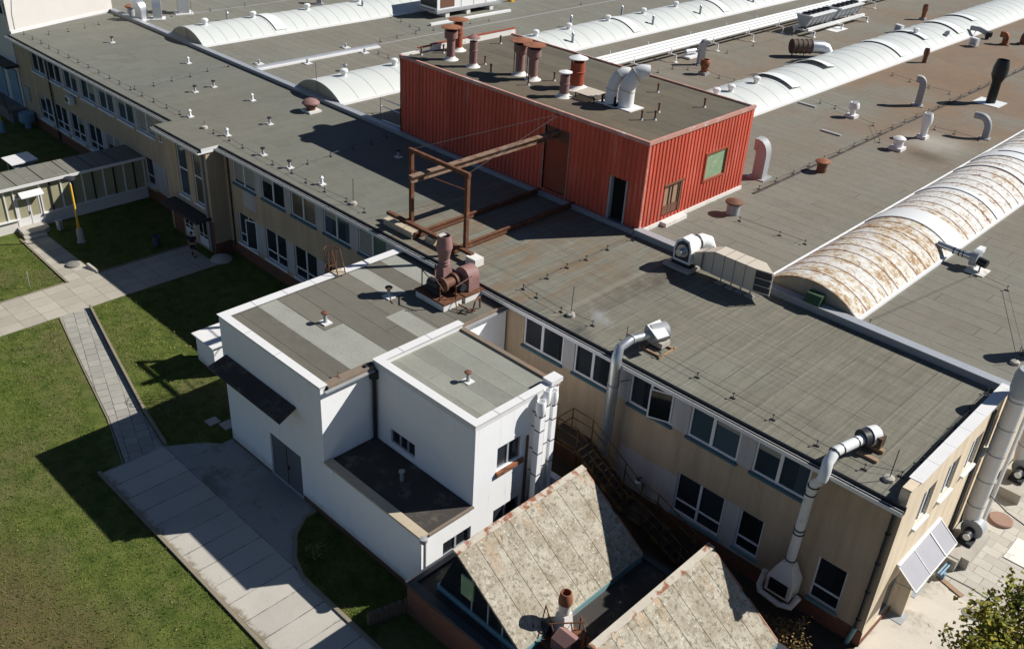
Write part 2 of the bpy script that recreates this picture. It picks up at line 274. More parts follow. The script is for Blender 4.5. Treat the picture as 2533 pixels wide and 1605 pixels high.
sp = t.M('MULTIPLY', t.rng(t.M('ADD', vo.outputs['Distance'], t.M('MULTIPLY', n3, .25)), .24, .34, 1, 0), t.rng(t.noise(.45, 3), .38, .56)); c = t.mix(t.M('MULTIPLY', sp, .85), c, t.rgb((.62, .60, .54)))
x, y, z = t.sep(); rs = t.noise(1., 4, .65, t.comb(t.M('MULTIPLY', x, .35), t.M('MULTIPLY', y, 3.2), t.M('MULTIPLY', z, .35)))
c = t.mix(t.M('MULTIPLY', t.rng(rs, .56, .68), t.rng(z, 2.9, 4.4)), c, t.rgb((.50, .30, .16)))
t.bump(n2, .4, .03); MT['lichen'] = t.out(c, .95, 0, .15)
MT['ridge'] = mk('stained_ridge', (.50, .45, .37), .85, v=.2, vs=2, stain=((.27, .11, .06), 1.6, .50, .60))
MT['barge'] = mk('rust_brown_bargeboard', (.34, .16, .09), .7, v=.25, vs=1.5, stain=((.48, .36, .25), 1.5, .55, .7))
MT['flap_white'] = mk('fresh_white_sheet', (.76, .77, .76), .4, v=.03)
MT['blue_door'] = mk('pale_blue_paint', (.20, .32, .42), .6, v=.2, vs=1.5)
MT['grey_door'] = mk('grey_door_paint', (.13, .135, .15), .6, v=.1)
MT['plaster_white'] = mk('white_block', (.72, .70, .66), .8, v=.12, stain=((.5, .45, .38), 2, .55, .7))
MT['skin'] = mk('skin', (.42, .24, .16), .6); MT['navy'] = mk('navy_cloth', (.012, .016, .035), .9); MT['hair'] = mk('dark_hair', (.012, .009, .007), .8); MT['shoe'] = mk('shoe', (.03, .03, .03), .7)
MT['polycarb'] = mk('grey_polycarbonate', (.36, .355, .385), .3, v=.10, vs=1.2)
MT['beige'] = mk('beige_sheet_metal', (.58, .51, .42), .6, v=.07)
MT['bark'] = mk('bark', (.11, .085, .06), .9, v=.3, vs=4)
MT['maple'] = gblade('autumn_maple_leaf', (.075, .13, .016), (.34, .27, .03)); MT['dry_leaf'] = gblade('dry_leaf', (.32, .20, .08), (.16, .12, .03))
MT['red_wall_end'] = MT['brick']; MT['blue_bin'] = mk('blue_grey_plastic', (.06, .10, .14), .5)
MT['kiosk'] = mk('kiosk_paint', (.30, .34, .38), .6); MT['plywood'] = mk('weathered_boards', (.33, .22, .14), .8, v=.25, vs=3)
# ---------------------------------------------------------------- mesh and object helpers
class MB:
    def __init__(s): s.v = []; s.f = []; s.mi = []
    def add(s, vs, fs, m=0):
        o = len(s.v); s.v += [tuple(q) for q in vs]; s.f += [tuple(i+o for i in f) for f in fs]; s.mi += [m]*len(fs); return s
    def box(s, x0, x1, y0, y1, z0, z1, m=0):
        x0, x1 = min(x0, x1), max(x0, x1); y0, y1 = min(y0, y1), max(y0, y1); z0, z1 = min(z0, z1), max(z0, z1)
        return s.add([(x0,y0,z0),(x1,y0,z0),(x1,y1,z0),(x0,y1,z0),(x0,y0,z1),(x1,y0,z1),(x1,y1,z1),(x0,y1,z1)],
                     [(0,3,2,1),(4,5,6,7),(0,1,5,4),(1,2,6,5),(2,3,7,6),(3,0,4,7)], m)
    def prism(s, poly, z0, z1, m=0):
        n = len(poly); a = sum(poly[i][0]*poly[(i+1) % n][1]-poly[(i+1) % n][0]*poly[i][1] for i in range(n))
        if a < 0: poly = poly[::-1]
        return s.add([(p[0], p[1], z0) for p in poly]+[(p[0], p[1], z1) for p in poly],
                     [tuple(range(n))[::-1], tuple(range(n, 2*n))]+[(i, (i+1) % n, n+(i+1) % n, n+i) for i in range(n)], m)
    def hull(s, a, b, m=0):
        """two polygons with the same count joined into a closed solid"""
        n = len(a); return s.add(list(a)+list(b), [tuple(range(n))[::-1], tuple(range(n, 2*n))]+[(i, (i+1) % n, n+(i+1) % n, n+i) for i in range(n)], m)
    def sweep(s, path, sec, m=0, caps=True, upv=None):
        """sec: list of profiles (one per path point) or one profile of (u,v)"""
        P = [Vector(p) for p in path]; n = len(P); many = isinstance(sec[0], list)
        k = len(sec[0]) if many else len(sec); vs = []
        T = [((P[min(i+1, n-1)]-P[i]).normalized() + (P[i]-P[max(i-1, 0)]).normalized()).normalized() for i in range(n)]
        U = Vector(upv) if upv else (Vector((0, 0, 1)) if abs(T[0].z) < .9 else Vector((0, 1, 0)))
        U = (U-T[0]*U.dot(T[0])).normalized()
        for i in range(n):
            U = (U-T[i]*U.dot(T[i])).normalized(); V = T[i].cross(U); pr = sec[i] if many else sec
            q = 1.0
            vs += [P[i]+V*a*q+U*b*q for a, b in pr]
        fs = [(i*k+j, i*k+(j+1) % k, (i+1)*k+(j+1) % k, (i+1)*k+j) for i in range(n-1) for j in range(k)]
        fs = [f[::-1] for f in fs]
        if caps: fs += [tuple(range(k)), tuple(range((n-1)*k, n*k))[::-1]]
        return s.add(vs, fs, m)
    def tube(s, path, r, n=10, m=0, caps=True):
        rs = r if isinstance(r, (list, tuple)) else [r]*len(path)
        return s.sweep(path, [[(q*math.cos(2*math.pi*j/n), q*math.sin(2*math.pi*j/n)) for j in range(n)] for q in rs], m, caps)
    def duct(s, path, w, h, m=0, caps=True, upv=None):
        return s.sweep(path, [(-w/2, -h/2), (w/2, -h/2), (w/2, h/2), (-w/2, h/2)], m, caps, upv)
    def lathe(s, prof, c=(0, 0, 0), n=16, m=0):
        vs = [(c[0]+r*math.cos(2*math.pi*j/n), c[1]+r*math.sin(2*math.pi*j/n), c[2]+z) for r, z in prof for j in range(n)]; k = len(prof)
        fs = [(i*n+j, i*n+(j+1) % n, (i+1)*n+(j+1) % n, (i+1)*n+j) for i in range(k-1) for j in range(n)]
        fs += [tuple(range(n))[::-1], tuple(range((k-1)*n, k*n))]
        return s.add(vs, fs, m)
    def bar(s, a, b, w=.06, h=None, m=0): return s.duct([a, b], w, h or w, m)
    def cyl(s, a, b, r, n=10, m=0): return s.tube([a, b], r, n, m)

ORG = {}
def build(name, mb, mats, parent=None, org=None, sharp=38):
    me = bpy.data.meshes.new(name)
    o0 = Vector(org) if org is not None else Vector((0, 0, 0))
    me.from_pydata([tuple(Vector(q)-o0) for q in mb.v], [], mb.f)
    if not isinstance(mats, (list, tuple)): mats = [mats]
    for q in mats: me.materials.append(MT[q])
    if len(mats) > 1: me.polygons.foreach_set('material_index', mb.mi)
    me.polygons.foreach_set('use_smooth', [True]*len(me.polygons)); me.set_sharp_from_angle(angle=R(sharp)); me.update()
    o = bpy.data.objects.new(name, me); COL.objects.link(o)
    if parent is not None: o.parent = parent; ORG[o] = ORG.get(parent, o0)
    return o
def tag(o, label=None, cat=None, group=None, kind=None):
    if label: o['label'] = label
    if cat: o['category'] = cat
    if group: o['group'] = group
    if kind: o['kind'] = kind
    return o
def thing(name, label, cat, loc=(0, 0, 0), group=None, rz=0.):
    o = bpy.data.objects.new(name, None); COL.objects.link(o); o.empty_display_size = .3
    o.location = loc; o.rotation_euler = (0, 0, rz); ORG[o] = Vector(loc); return tag(o, label, cat, group)
def wpart(name, mb, mats, parent, label=None, **k):          # geometry given in world metres
    return tag(build(name, mb, mats, parent, ORG[parent], **k), label)
def lpart(name, mb, mats, parent, label=None, **k):          # geometry given round the thing's own base
    return tag(build(name, mb, mats, parent, None, **k), label)
def solo(name, mb, mats, label, cat, group=None, kind=None, **k):
    xs, ys, zs = zip(*mb.v); c = Vector(((min(xs)+max(xs))/2, (min(ys)+max(ys))/2, min(zs)))
    o = build(name, mb, mats, None, c, **k); o.location = c; ORG[o] = c; return tag(o, label, cat, group, kind)
def struct(name, mb, mats, kind='structure', **k): return tag(build(name, mb, mats, None, None, **k), kind=kind)
KIDS = {}
def kids(o): return [q for q in bpy.data.objects if q.parent == o]
def dup(root, loc, rz=0., label=None, group=None, scale=None):
    def rec(o, par):
        c = o.copy(); COL.objects.link(c)
        if par is not None: c.parent = par
        for ch in kids(o): rec(ch, c)
        return c
    r = rec(root, None); r.location = loc; r.rotation_euler = (0, 0, rz)
    if scale: r.scale = (scale,)*3
    if label: r['label'] = label
    if group: r['group'] = group
    return r
class Proto:
    """first call places the original, later calls place copies"""
    def __init__(s, root, group=None): s.r = root; s.used = False; s.g = group
    def at(s, loc, label, rz=0., scale=None):
        if not s.used:
            s.used = True; s.r.location = loc; s.r.rotation_euler = (0, 0, rz); s.r['label'] = label
            if scale: s.r.scale = (scale,)*3
            if s.g: s.r['group'] = s.g
            return s.r
        return dup(s.r, loc, rz, label, s.g, scale)

def ub(mb, o, u, n, u0, u1, n0, n1, z0, z1, m=0):
    """box in wall coordinates: u along the wall, n outwards, z up"""
    p = [o[i]+u[i]*u0+n[i]*n0 for i in (0, 1)]; q = [o[i]+u[i]*u1+n[i]*n1 for i in (0, 1)]
    mb.box(p[0], q[0], p[1], q[1], o[2]+z0, o[2]+z1, m)
def wall(mb, axis, c, a0, a1, z0, z1, holes=(), depth=.16, sgn=-1, m=0):
    """wall sheet on axis = c facing sgn, with openings and their reveals"""
    A = sorted({a0, a1, *[h[0] for h in holes], *[h[1] for h in holes]}); Z_ = sorted({z0, z1, *[h[2] for h in holes], *[h[3] for h in holes]})
    A = [q for q in A if a0 <= q <= a1]; Z_ = [q for q in Z_ if z0 <= q <= z1]
    P = (lambda a, d, z: (a, c-sgn*d, z)) if axis == 'y' else (lambda a, d, z: (c-sgn*d, a, z))
    flip = (sgn > 0) if axis == 'y' else (sgn < 0)
    def quad(*p): mb.add(p, [(3, 2, 1, 0) if flip else (0, 1, 2, 3)], m)
    for i in range(len(A)-1):
        for j in range(len(Z_)-1):
            ca, cz = (A[i]+A[i+1])/2, (Z_[j]+Z_[j+1])/2
            if any(h[0] < ca < h[1] and h[2] < cz < h[3] for h in holes): continue
            quad(P(A[i], 0, Z_[j]), P(A[i+1], 0, Z_[j]), P(A[i+1], 0, Z_[j+1]), P(A[i], 0, Z_[j+1]))
    for h in holes:
        b0, b1, y0, y1 = h
        quad(P(b0, 0, y0), P(b0, depth, y0), P(b0, depth, y1), P(b0, 0, y1)); quad(P(b1, depth, y0), P(b1, 0, y0), P(b1, 0, y1), P(b1, depth, y1))
        quad(P(b0, depth, y0), P(b0, 0, y0), P(b1, 0, y0), P(b1, depth, y0)); quad(P(b0, 0, y1), P(b0, depth, y1), P(b1, depth, y1), P(b1, 0, y1))
        quad(P(b0, depth+.03, y0), P(b1, depth+.03, y0), P(b1, depth+.03, y1), P(b0, depth+.03, y1))
def window(par, axis, c, a0, a1, z0, z1, sgn=-1, mull=(.5,), trans=None, glass='glass', sill=('sill_white', .10, .10), depth=.14, frame='pvc', fw=.07, name='window', label=None, tilt=None, blind=None):
    o, u, n = ((a0, c, z0), (1, 0), (0, sgn)) if axis == 'y' else ((c, a0, z0), (0, 1), (sgn, 0))
    w, h = a1-a0, z1-z0; f = MB(); d0, d1 = -depth, -depth+.07; e = .004
    ub(f, o, u, n, e, w-e, d0, d1, e, fw); ub(f, o, u, n, e, w-e, d0, d1, h-fw, h-e)
    ub(f, o, u, n, e, fw, d0, d1, fw, h-fw); ub(f, o, u, n, w-fw, w-e, d0, d1, fw, h-fw)
    xs = [0]+[q*w for q in mull]+[w]
    for q in mull: ub(f, o, u, n, q*w-fw*.8, q*w+fw*.8, d0, d1+.01, fw, h-fw)
    if trans:
        for i in range(len(xs)-1):
            if isinstance(trans, (list, tuple)) and trans[i] is None: continue
            tr = trans[i] if isinstance(trans, (list, tuple)) else trans
            ub(f, o, u, n, xs[i]+fw, xs[i+1]-fw, d0, d1-.003, tr*h-fw*.6, tr*h+fw*.6)
    W_ = wpart(name, f, frame, par, label)
    g = MB(); ub(g, o, u, n, fw*.6, w-fw*.6, d0+.012, d0+.03, fw*.6, h-fw*.6); build('pane', g, glass, W_, ORG[par])
    if sill:
        q = MB(); ub(q, o, u, n, -.06, w+.06, -.05, sill[1], -sill[2], -.005); build('sill', q, sill[0], W_, ORG[par])
    for i, q in enumerate(blind or ()):
        if q: g = MB(); ub(g, o, u, n, xs[i]+fw, xs[i+1]-fw, d0+.031, d0+.042, h*(1-q), h-fw); build('blind', g, 'curtain', W_, ORG[par])
    if tilt is not None:      # one open casement, hung on its outer edge and swung out
        i, ang = tilt; x0, x1 = xs[i]+fw, xs[i+1]-fw; q = MB(); wl = x1-x0; cs, sn = math.cos(ang), math.sin(ang)
        hx = x1
        def pt(s_, t_, z_): X = hx-s_*cs+t_*sn; N = -depth+.08+s_*sn+t_*cs; return (o[0]+u[0]*X+n[0]*N, o[1]+u[1]*X+n[1]*N, o[2]+z_)
        def slab(s0, s1, za, zb, m):
            q.hull([pt(s0, 0, za), pt(s1, 0, za), pt(s1, 0, zb), pt(s0, 0, zb)], [pt(s0, .05, za), pt(s1, .05, za), pt(s1, .05, zb), pt(s0, .05, zb)], m)
        slab(0, .07, fw, h-fw, 0); slab(wl-.07, wl, fw, h-fw, 0); slab(.07, wl-.07, fw, fw+.07, 0); slab(.07, wl-.07, h-fw-.07, h-fw, 0); slab(.071, wl-.071, fw+.071, h-fw-.071, 1)
        build('casement', q, [frame, glass], W_, ORG[par])
    return W_
def corr(mb, axis, c, a0, a1, z0, z1, sgn, pitch=.33, dep=.05, holes=()):
    """profiled cladding with narrow grooves"""
    segs = [(a0, a1, z0, z1)]
    for h in holes:
        nx = []
        for s in segs:
            if h[1] <= s[0] or h[0] >= s[1]: nx.append(s); continue
            if s[0] < h[0]: nx.append((s[0], h[0], s[2], s[3]))
            if h[1] < s[1]: nx.append((h[1], s[1], s[2], s[3]))
            if h[2] > s[2]: nx.append((h[0], h[1], s[2], h[2]))
            if h[3] < s[3]: nx.append((h[0], h[1], h[3], s[3]))
        segs = nx
    P = (lambda a, d, z: (a, c+sgn*d, z)) if axis == 'y' else (lambda a, d, z: (c+sgn*d, a, z))
    for b0, b1, y0, y1 in segs:
        pts = [(b0, dep)]; k = math.floor(b0/pitch)
        while k*pitch < b1:
            for q, d in ((.0, dep), (.10, dep), (.13, 0), (.21, 0), (.24, dep)):
                if b0 < k*pitch+q < b1: pts.append((k*pitch+q, d))
            k += 1
        pts.append((b1, dep)); n = len(pts)
        mb.add([P(a, d, y0) for a, d in pts]+[P(a, d, y1) for a, d in pts]+[P(pts[0][0], -.06, y0), P(pts[-1][0], -.06, y0), P(pts[0][0], -.06, y1), P(pts[-1][0], -.06, y1)],
               [(i, i+1, n+i+1, n+i) for i in range(n-1)]+[(2*n, 0, n, 2*n+2), (n-1, 2*n+1, 2*n+3, 2*n-1)])
# ================================================================ SETTING: ground, paths, yard
struct('ground', MB().add([(-700, -500, 0), (700, -500, 0), (700, 700, 0), (-700, 700, 0)], [(0, 1, 2, 3)]), 'grass')
struct('garden_path', MB().prism([(-55, -60), (-51.3, -60), (-51.3, 27.3), (-55, 27.3)], -.2, .03).prism([(-55, 19.15), (-55, 20.9), (-62.6, 20.9), (-62.6, 19.4)], -.2, .026), 'path')
struct('diagonal_path', MB().prism([(-51.3, 16.95), (-51.3, 18.65), (-45.5, 17.34), (-39.6, 16.0), (-36.4, 15.44), (-36.43, 13.5), (-40.2, 14.55), (-45.8, 15.74)], -.2, .034), 'path_diag')
struct('driveway', MB().prism([(-36.45, 12.4), (60, 11.9), (60, 15.45), (-22, 15.42), (-24.85, 15.46), (-25.5, 15.46), (-36.45, 15.46)], -.2, .04), 'drive')
struct('forecourt', MB().prism([(-25.5, 15.462), (-25.96, 15.82), (-27.2, 16.66), (-27.8, 17.6), (-27.9, 18.3), (-34.75, 18.3), (-34.75, 15.8), (-35.1, 15.462)], -.2, .036), 'forecourt')
struct('rear_pavement', MB().prism([(-36.4, 15.464), (-35.12, 15.464), (-34.77, 15.8), (-34.77, 17.6), (-35.4, 17.0)], -.2, .03), 'forecourt')
struct('yard', MB().prism([(-7.13, 26), (80, 26), (80, 120), (-7.13, 120)], -.2, .03), 'pavers')
struct('yard_apron', MB().prism([(-7.13, 26.2), (20, 26.2), (20, 34.0), (-3.2, 34.55), (-5.8, 34.95), (-6.2, 35.5), (-7.13, 35.5)], -.1, .05), 'concrete_yard')
def kerb_run(label, pts, w=.16, h=.10):
    solo('kerb', MB().sweep([(x, y, h/2) for x, y in pts], [(-w/2, -h/2-.08), (w/2, -h/2-.08), (w/2, h/2), (-w/2, h/2)]), 'kerb', label, 'kerb', 'concrete kerbs along the paths')
kerb_run('long weathered kerb between the big lawn and the driveway', [(-36.6, 12.3), (-30, 12.28), (60, 11.8)])
kerb_run('curved kerb round the small shaded lawn below the white annex', [(-27.75, 18.1), (-27.72, 17.5), (-27.1, 16.58), (-25.9, 15.72), (-24.8, 15.36), (-22, 15.33), (60, 15.35)], .16, .12)
kerb_run('raised kerb casting a thin shadow along the diagonal path', [(-51.15, 18.72), (-45.5, 17.42), (-39.5, 16.09), (-36.4, 15.55)], .12, .26)
kerb_run('low kerb along the lawn side of the diagonal path', [(-51.2, 16.9), (-45.8, 15.68), (-40.2, 14.48), (-36.5, 13.42)], .07, .045)
kerb_run('kerb at the sunny edge of the path from the glazed walkway', [(-62.6, 19.3), (-55.1, 19.05)], .10, .08)
kerb_run('kerb at the shaded edge of the entrance path, tower side', [(-55.08, 20.95), (-55.08, 27.2)], .10, .08)
kerb_run('kerb at the sunlit lawn edge of the entrance path', [(-55.08, 18.9), (-55.08, -40)], .10, .05)
# ================================================================ OFFICE BUILDING (two storeys)
FY, RZ = 29.2, 7.45
office = thing('office_building', 'long two-storey beige plaster office building with a flat grey felt roof', 'building', (-46, 29.2, 0))
UL = [(-82.0, -79.6), (-79.0, -76.6), (-76.05, -73.7), (-73.08, -70.7), (-70.1, -67.7), (-67.1, -64.65), (-64.1, -61.6)]
LL = [(-82.0, -79.65), (-79.0, -76.7), (-76.05, -73.75), (-72.95, -70.7), (-69.85, -67.6)]
SM = [(-60.95, -59.95, 5.3, 6.9), (-63.85, -62.7, 1.2, 3.3), (-60.8, -59.95, 1.15, 3.25)]
UR = [(-51.55, -49.1), (-48.35, -45.9), (-45.2, -42.75), (-41.95, -39.5), (-38.7, -36.25), (-35.55, -33.1)]
LR = [(-51.45, -49.3), (-48.35, -46.05), (-45.2, -42.85), (-42.0, -39.7), (-38.8, -36.5)]
UE = [(-25.92, -23.42), (-22.72, -20.42), (-19.45, -17.1), (-16.27, -13.82), (-13.12, -10.68)]
LE = [(-16.35, -13.93, 1.05, 3.2), (-13.15, -12.02, 1.15, 3.2), (-9.53, -8.27, .97, 3.15)]
U0, U1 = 5.25, 6.92
H = [(a, b, U0, U1) for a, b in UL+UR+UE] + [(a, b, 1.2, 3.3) for a, b in LL] + SM + [(a, b, 1.1, 3.25) for a, b in LR] + LE
BX0, BX1, BY = -58.2, -52.6, 28.0
E1 = [(31.1, 32.3), (33.4, 34.6), (35.75, 36.95)]
w = MB()
wall(w, 'y', FY, -85.2, BX0, 0, 7.2, [h for h in H if h[1] < BX0])
wall(w, 'y', FY, BX1, -7.1, 0, 7.2, [h for h in H if h[0] > BX1])
SW = [(-56.45, -55.2), (-54.5, -53.35)]; DR = [(-56.6, -55.35), (-54.75, -53.5)]
wall(w, 'y', BY, BX0, BX1, 0, 7.2, [(a, b, 3.2, 6.95) for a, b in SW]+[(a, b, .12, 2.3) for a, b in DR])
w.add([(BX1, BY, 0), (BX1, FY, 0), (BX1, FY, 7.2), (BX1, BY, 7.2), (BX0, FY, 0), (BX0, BY, 0), (BX0, BY, 7.2), (BX0, FY, 7.2)], [(0, 1, 2, 3), (4, 5, 6, 7)])
w.box(-86, -7.4, 39.0, 39.2, 0, 7.2)
wpart('wall', w, 'facade', office)
w = MB(); wall(w, 'x', -7.1, FY, 39.3, 0, 7.95, [(a, b, 5.1, 6.8) for a, b in E1]+[(38.0-.3, 38.9-.3, 5.1, 6.8)]+[(30.6, 31.8, .35, 2.4), (32.6, 35.2, .3, 2.45)], sgn=1)
w.add([(-7.1, 29.2, 7.2), (-7.45, 29.2, 7.2), (-7.45, 29.2, 7.95), (-7.1, 29.2, 7.95)], [(3, 2, 1, 0)])
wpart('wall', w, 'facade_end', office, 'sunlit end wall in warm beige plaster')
r = MB().prism([(-85.4, 28.98), (BX0-.2, 28.98), (BX0-.2, 27.72), (BX1, 27.72), (BX1, 28.98), (-37.6, 28.98), (-37.6, 39.25), (-88, 39.25), (-85.4, 29.6)], 7.2, RZ)
wpart('roof', r, 'felt_front', office)
wpart('roof', MB().box(-37.6, -7.42, 28.98, 39.25, 7.2, RZ), 'felt_right', office, 'felt roof in visible strips with dirt streaks')
# brown run-off, seen as stains, belongs to the felt; gutters hang below the roof edge
def gutter(x0, x1, y):
    g = MB(); g.box(x0, x1, y-.30, y-.004, 7.16, 7.19, 0); g.box(x0, x1, y-.32, y-.30, 7.16, 7.34, 1); g.box(x0, x1, y-.03, y-.004, 7.19, 7.465, 0); g.box(x0, x1, y-.185, y-.155, 7.19, 7.33, 0); g.box(x0, x1, y-.176, y-.164, 7.331, 7.345, 1)  # inside and roof edge near black, the roof's shadow put into the colour
    wpart('gutter', g, ['gutter', 'white_trim'], office)
gutter(-85.4, BX0-.25, 28.98); gutter(BX0-.2, BX1, 27.72); gutter(BX1+.05, -7.0, 28.98)
wpart('soffit', MB().box(-85.4, -7.1, 28.99, 29.198, 7.1, 7.195), 'facade', office)
w = MB(); w.box(BX1, BX1+.05, 27.72, 29.0, 7.22, 7.46); w.box(BX1-.02, BX1+.09, 27.45, 29.0, 7.15, 7.21); wpart('verge_trim', w, 'white_trim', office)
w = MB(); w.box(-85.2, -62.6, FY-.03, FY-.002, 0, .78); w.box(-62.6, BX0, FY-.03, FY-.002, 0, .95); w.box(BX1, -7.07, FY-.03, FY-.002, 0, .80); w.box(BX1+.002, BX1+.03, BY, FY-.03, 0, .8)
w.box(-57.95, -56.65, BY-.03, BY-.002, 0, 2.4); w.box(-53.45, BX1+.03, BY-.03, BY-.002, 0, 2.4); w.box(-7.098, -7.06, FY-.03, 39.3, 0, .3)
wpart('plinth', w, 'brick', office)
for i, (a, b) in enumerate(UL): window(office, 'y', FY, a, b, U0, U1, glass=['glass', 'glass', 'glass_blue', 'glass_blue', 'glass_blue', 'glass_blue', 'glass_warm'][i], sill=('sill_white', .14, .16), blind=[None, None, (.0, .35), (.0, .6), (.25, .2), (.3, 0), (.9, .9)][i])
for i, (a, b) in enumerate(LL): window(office, 'y', FY, a, b, 1.2, 3.3, trans=.3, glass='glass', sill=('sill_white', .14, .16), blind=[(.2, 0), None, (0, .3), None, (.4, .4)][i])
for i, q in enumerate(SM): window(office, 'y', FY, *q, mull=(.62,) if i == 0 else (), trans=None if i == 0 else .34, sill=('sill_white', .1, .1))
for i, (a, b) in enumerate(UR): window(office, 'y', FY, a, b, U0, U1, glass=['glass_blue', 'glass', 'glass_warm', 'glass_blue', 'glass_green', 'glass'][i], sill=('sill_teal', .10, .13), depth=.12, blind=[(.85, .85), (.3, 0), None, (.35, .2), (.93, 0), None][i])
for i, (a, b) in enumerate(LR): window(office, 'y', FY, a, b, 1.1, 3.25, trans=(.3, .3), sill=('sill_white', .12, .15), mull=(.52,), tilt=(1, .3) if i == 0 else None)
for i, (a, b) in enumerate(UE): window(office, 'y', FY, a, b, U0, U1, glass='glass' if i < 3 else 'glass_blue', sill=('sill_teal', .10, .13), depth=.12, fw=.09, mull=(.47,), blind=[None, None, None, (.0, .25), (.30, .0)][i], tilt=(1, .35) if i == 2 else None)
for i, q in enumerate(LE): window(office, 'y', FY, *q, mull=(.5,) if i == 0 else (), trans=.31, sill=('teal', .10, .13), glass='glass' if i < 2 else 'glass')
for a, b in SW: window(office, 'y', BY, a, b, 3.2, 6.95, mull=(), trans=.5, glass='glass_blue' if a < -55 else 'glass_warm', sill=('sill_white', .12, .12), name='stair_window')
for a, b in E1+[(37.7, 38.6)]: window(office, 'x', -7.1, a, b, 5.1, 6.8, sgn=1, sill=('white_metal', .14, .12), depth=.14)
window(office, 'x', -7.1, 30.6, 31.8, .35, 2.4, sgn=1, sill=None, mull=(), name='door', frame='grey_metal'); window(office, 'x', -7.1, 32.6, 35.2, .3, 2.45, sgn=1, sill=None, name='door', frame='grey_metal')
for a, b in DR:
    d = MB(); d.box(a+.03, b-.03, BY+.05, BY+.10, .12, 2.28); D = wpart('door', d, 'pvc', office)
    g = MB(); m_ = (a+b)/2
    for q0, q1 in ((a+.14, m_-.06), (m_+.06, b-.14)): g.box(q0, q1, BY+.03, BY+.049, 1.0, 2.12); g.box(q0, q1, BY+.03, BY+.049, .75, .92)
    build('pane', g, 'glass', D, ORG[office])
c = MB().box(-57.4, BX1-.1, 26.9, 27.97, 2.5, 2.62); c.box(-57.42, BX1-.08, 26.85, 26.9, 2.46, 2.66); wpart('entrance_canopy', c, 'dark_metal', office)
def downpipe(x, y, z0, z1, mat, r=.065, lab=None):
    d = MB().tube([(x, y-.26, z1+.12), (x, y-.12, z1-.1), (x, y+.0, z1-.35), (x, y, z0)], r, 8)
    for i in range(4): d.cyl((x, y, z0+.5+i*(z1-z0)/4.2), (x, y, z0+.56+i*(z1-z0)/4.2), r*1.35, 8)
    wpart('downpipe', d, mat, office, lab)
downpipe(-78.75, FY-.12, .1, 7.15, 'dark_metal'); downpipe(-53.0, BY-.12, .2, 7.15, 'galv_dull', .09); downpipe(-7.35, FY-.12, .9, 7.15, 'dark_metal', .08); downpipe(-52.0, FY-.08, .7, 7.15, 'dark_metal', .05)
wpart('downpipe', MB().cyl((-7.5, FY-.14, 0), (-7.36, FY-.13, 1.0), .10), 'teal', office, 'grey-green foot of the corner downpipe')
# parapets: zinc capped step between office roof and hall roof, white coping on the sunny end
p = MB(); p.box(-88.2, -27.35, 39.2, 39.6, 7.2, 7.68, 0); p.box(-88.2, -27.35, 39.16, 39.64, 7.68, 7.715, 1); p.box(-27.3, -6.95, 39.2, 39.6, 7.2, 7.80, 0); p.box(-27.3, -6.95, 39.14, 39.66, 7.80, 7.84, 1)
wpart('parapet', p, ['galv_dull', 'grey_flash'], office)
p = MB(); p.box(-7.42, -7.103, 29.3, 39.1, 7.2, 7.93, 1)
for i in range(6): p.box(-7.52, -7.02, 29.95+i*1.52, 29.95+(i+1)*1.52-.02, 7.955, 8.0, 0)
p.box(-7.44, -7.08, 29.25, 29.93, 7.952, 7.98, 1); wpart('parapet', p, ['white_trim', 'facade_end'], office, 'end parapet with a white sheet coping')
k = thing('air_conditioner', 'small white air conditioner hung between two window rows of the office', 'air conditioner', (-74.8, 28.85, 4.3))
a = MB().box(-75.25, -74.4, 28.75, 29.1, 4.32, 4.92); wpart('casing', a, 'white_metal', k); a = MB().lathe([(.22, 0), (.22, .01)], (0, 0, 0), 14)
a.v = [(-75.0+x, 28.745-z, 4.62+y) for x, y, z in a.v]; a.f = [f[::-1] for f in a.f]; wpart('fan_grille', a, 'dark_metal', k); wpart('bracket', MB().bar((-75.1, 28.8, 4.3), (-75.1, 29.2, 4.3), .04).bar((-74.55, 28.8, 4.3), (-74.55, 29.2, 4.3), .04), 'galv', k)
k = thing('wall_lamp', 'white globe lamp on the grey wall patch above the yellow stair', 'wall lamp', (-18.14, 29.0, 1.5))
wpart('globe', MB().lathe([(.03, 0), (.13, .08), (.15, .16), (.10, .25), (.02, .28)], (-18.14, 28.95, 1.5), 12), 'pvc', k); wpart('bracket', MB().bar((-18.14, 28.95, 1.8), (-18.14, 29.2, 1.8), .05).cyl((-18.14, 28.95, 1.75), (-18.14, 28.95, 1.85), .1), 'dark_metal', k)
# ================================================================ TOWER on the left
tower = thing('stair_tower', 'tall white rendered tower block rising above the left end of the office roof', 'building', (-92, 32, 0))
w = MB(); w.prism([(-85.25, 29.15), (-88.35, 39.5), (-112, 39.5), (-112, 29.15)], 0, 22); wpart('wall', w, 'tower_wall', tower)
w = MB(); w.add([(-85.3, 29.33, 7.46), (-88.2, 39.2, 7.46), (-88.2, 39.2, 7.72), (-85.3, 29.33, 7.72)], [(0, 1, 2, 3)])
wpart('flashing', MB().hull([(-85.20, 29.2, 7.46), (-88.22, 39.2, 7.46), (-88.30, 39.2, 7.46), (-85.28, 29.2, 7.46)], [(-85.20, 29.2, 7.70), (-88.22, 39.2, 7.70), (-88.30, 39.2, 7.70), (-85.28, 29.2, 7.70)]), 'white_trim', tower)
wpart('conductor_rod', MB().tube([(-85.35, 29.62, 7.5), (-85.35, 29.62, 9.0), (-85.5, 30.1, 11.5)], .02, 6), 'grey_metal', tower)
window(tower, 'y', 29.1, -87.6, -85.5, 8.9, 9.9, glass='glass', sill=None, depth=-.03)
wpart('canopy', MB().box(-92, -84.9, 28.1, 29.14, 4.75, 4.95), 'dark_metal', tower)
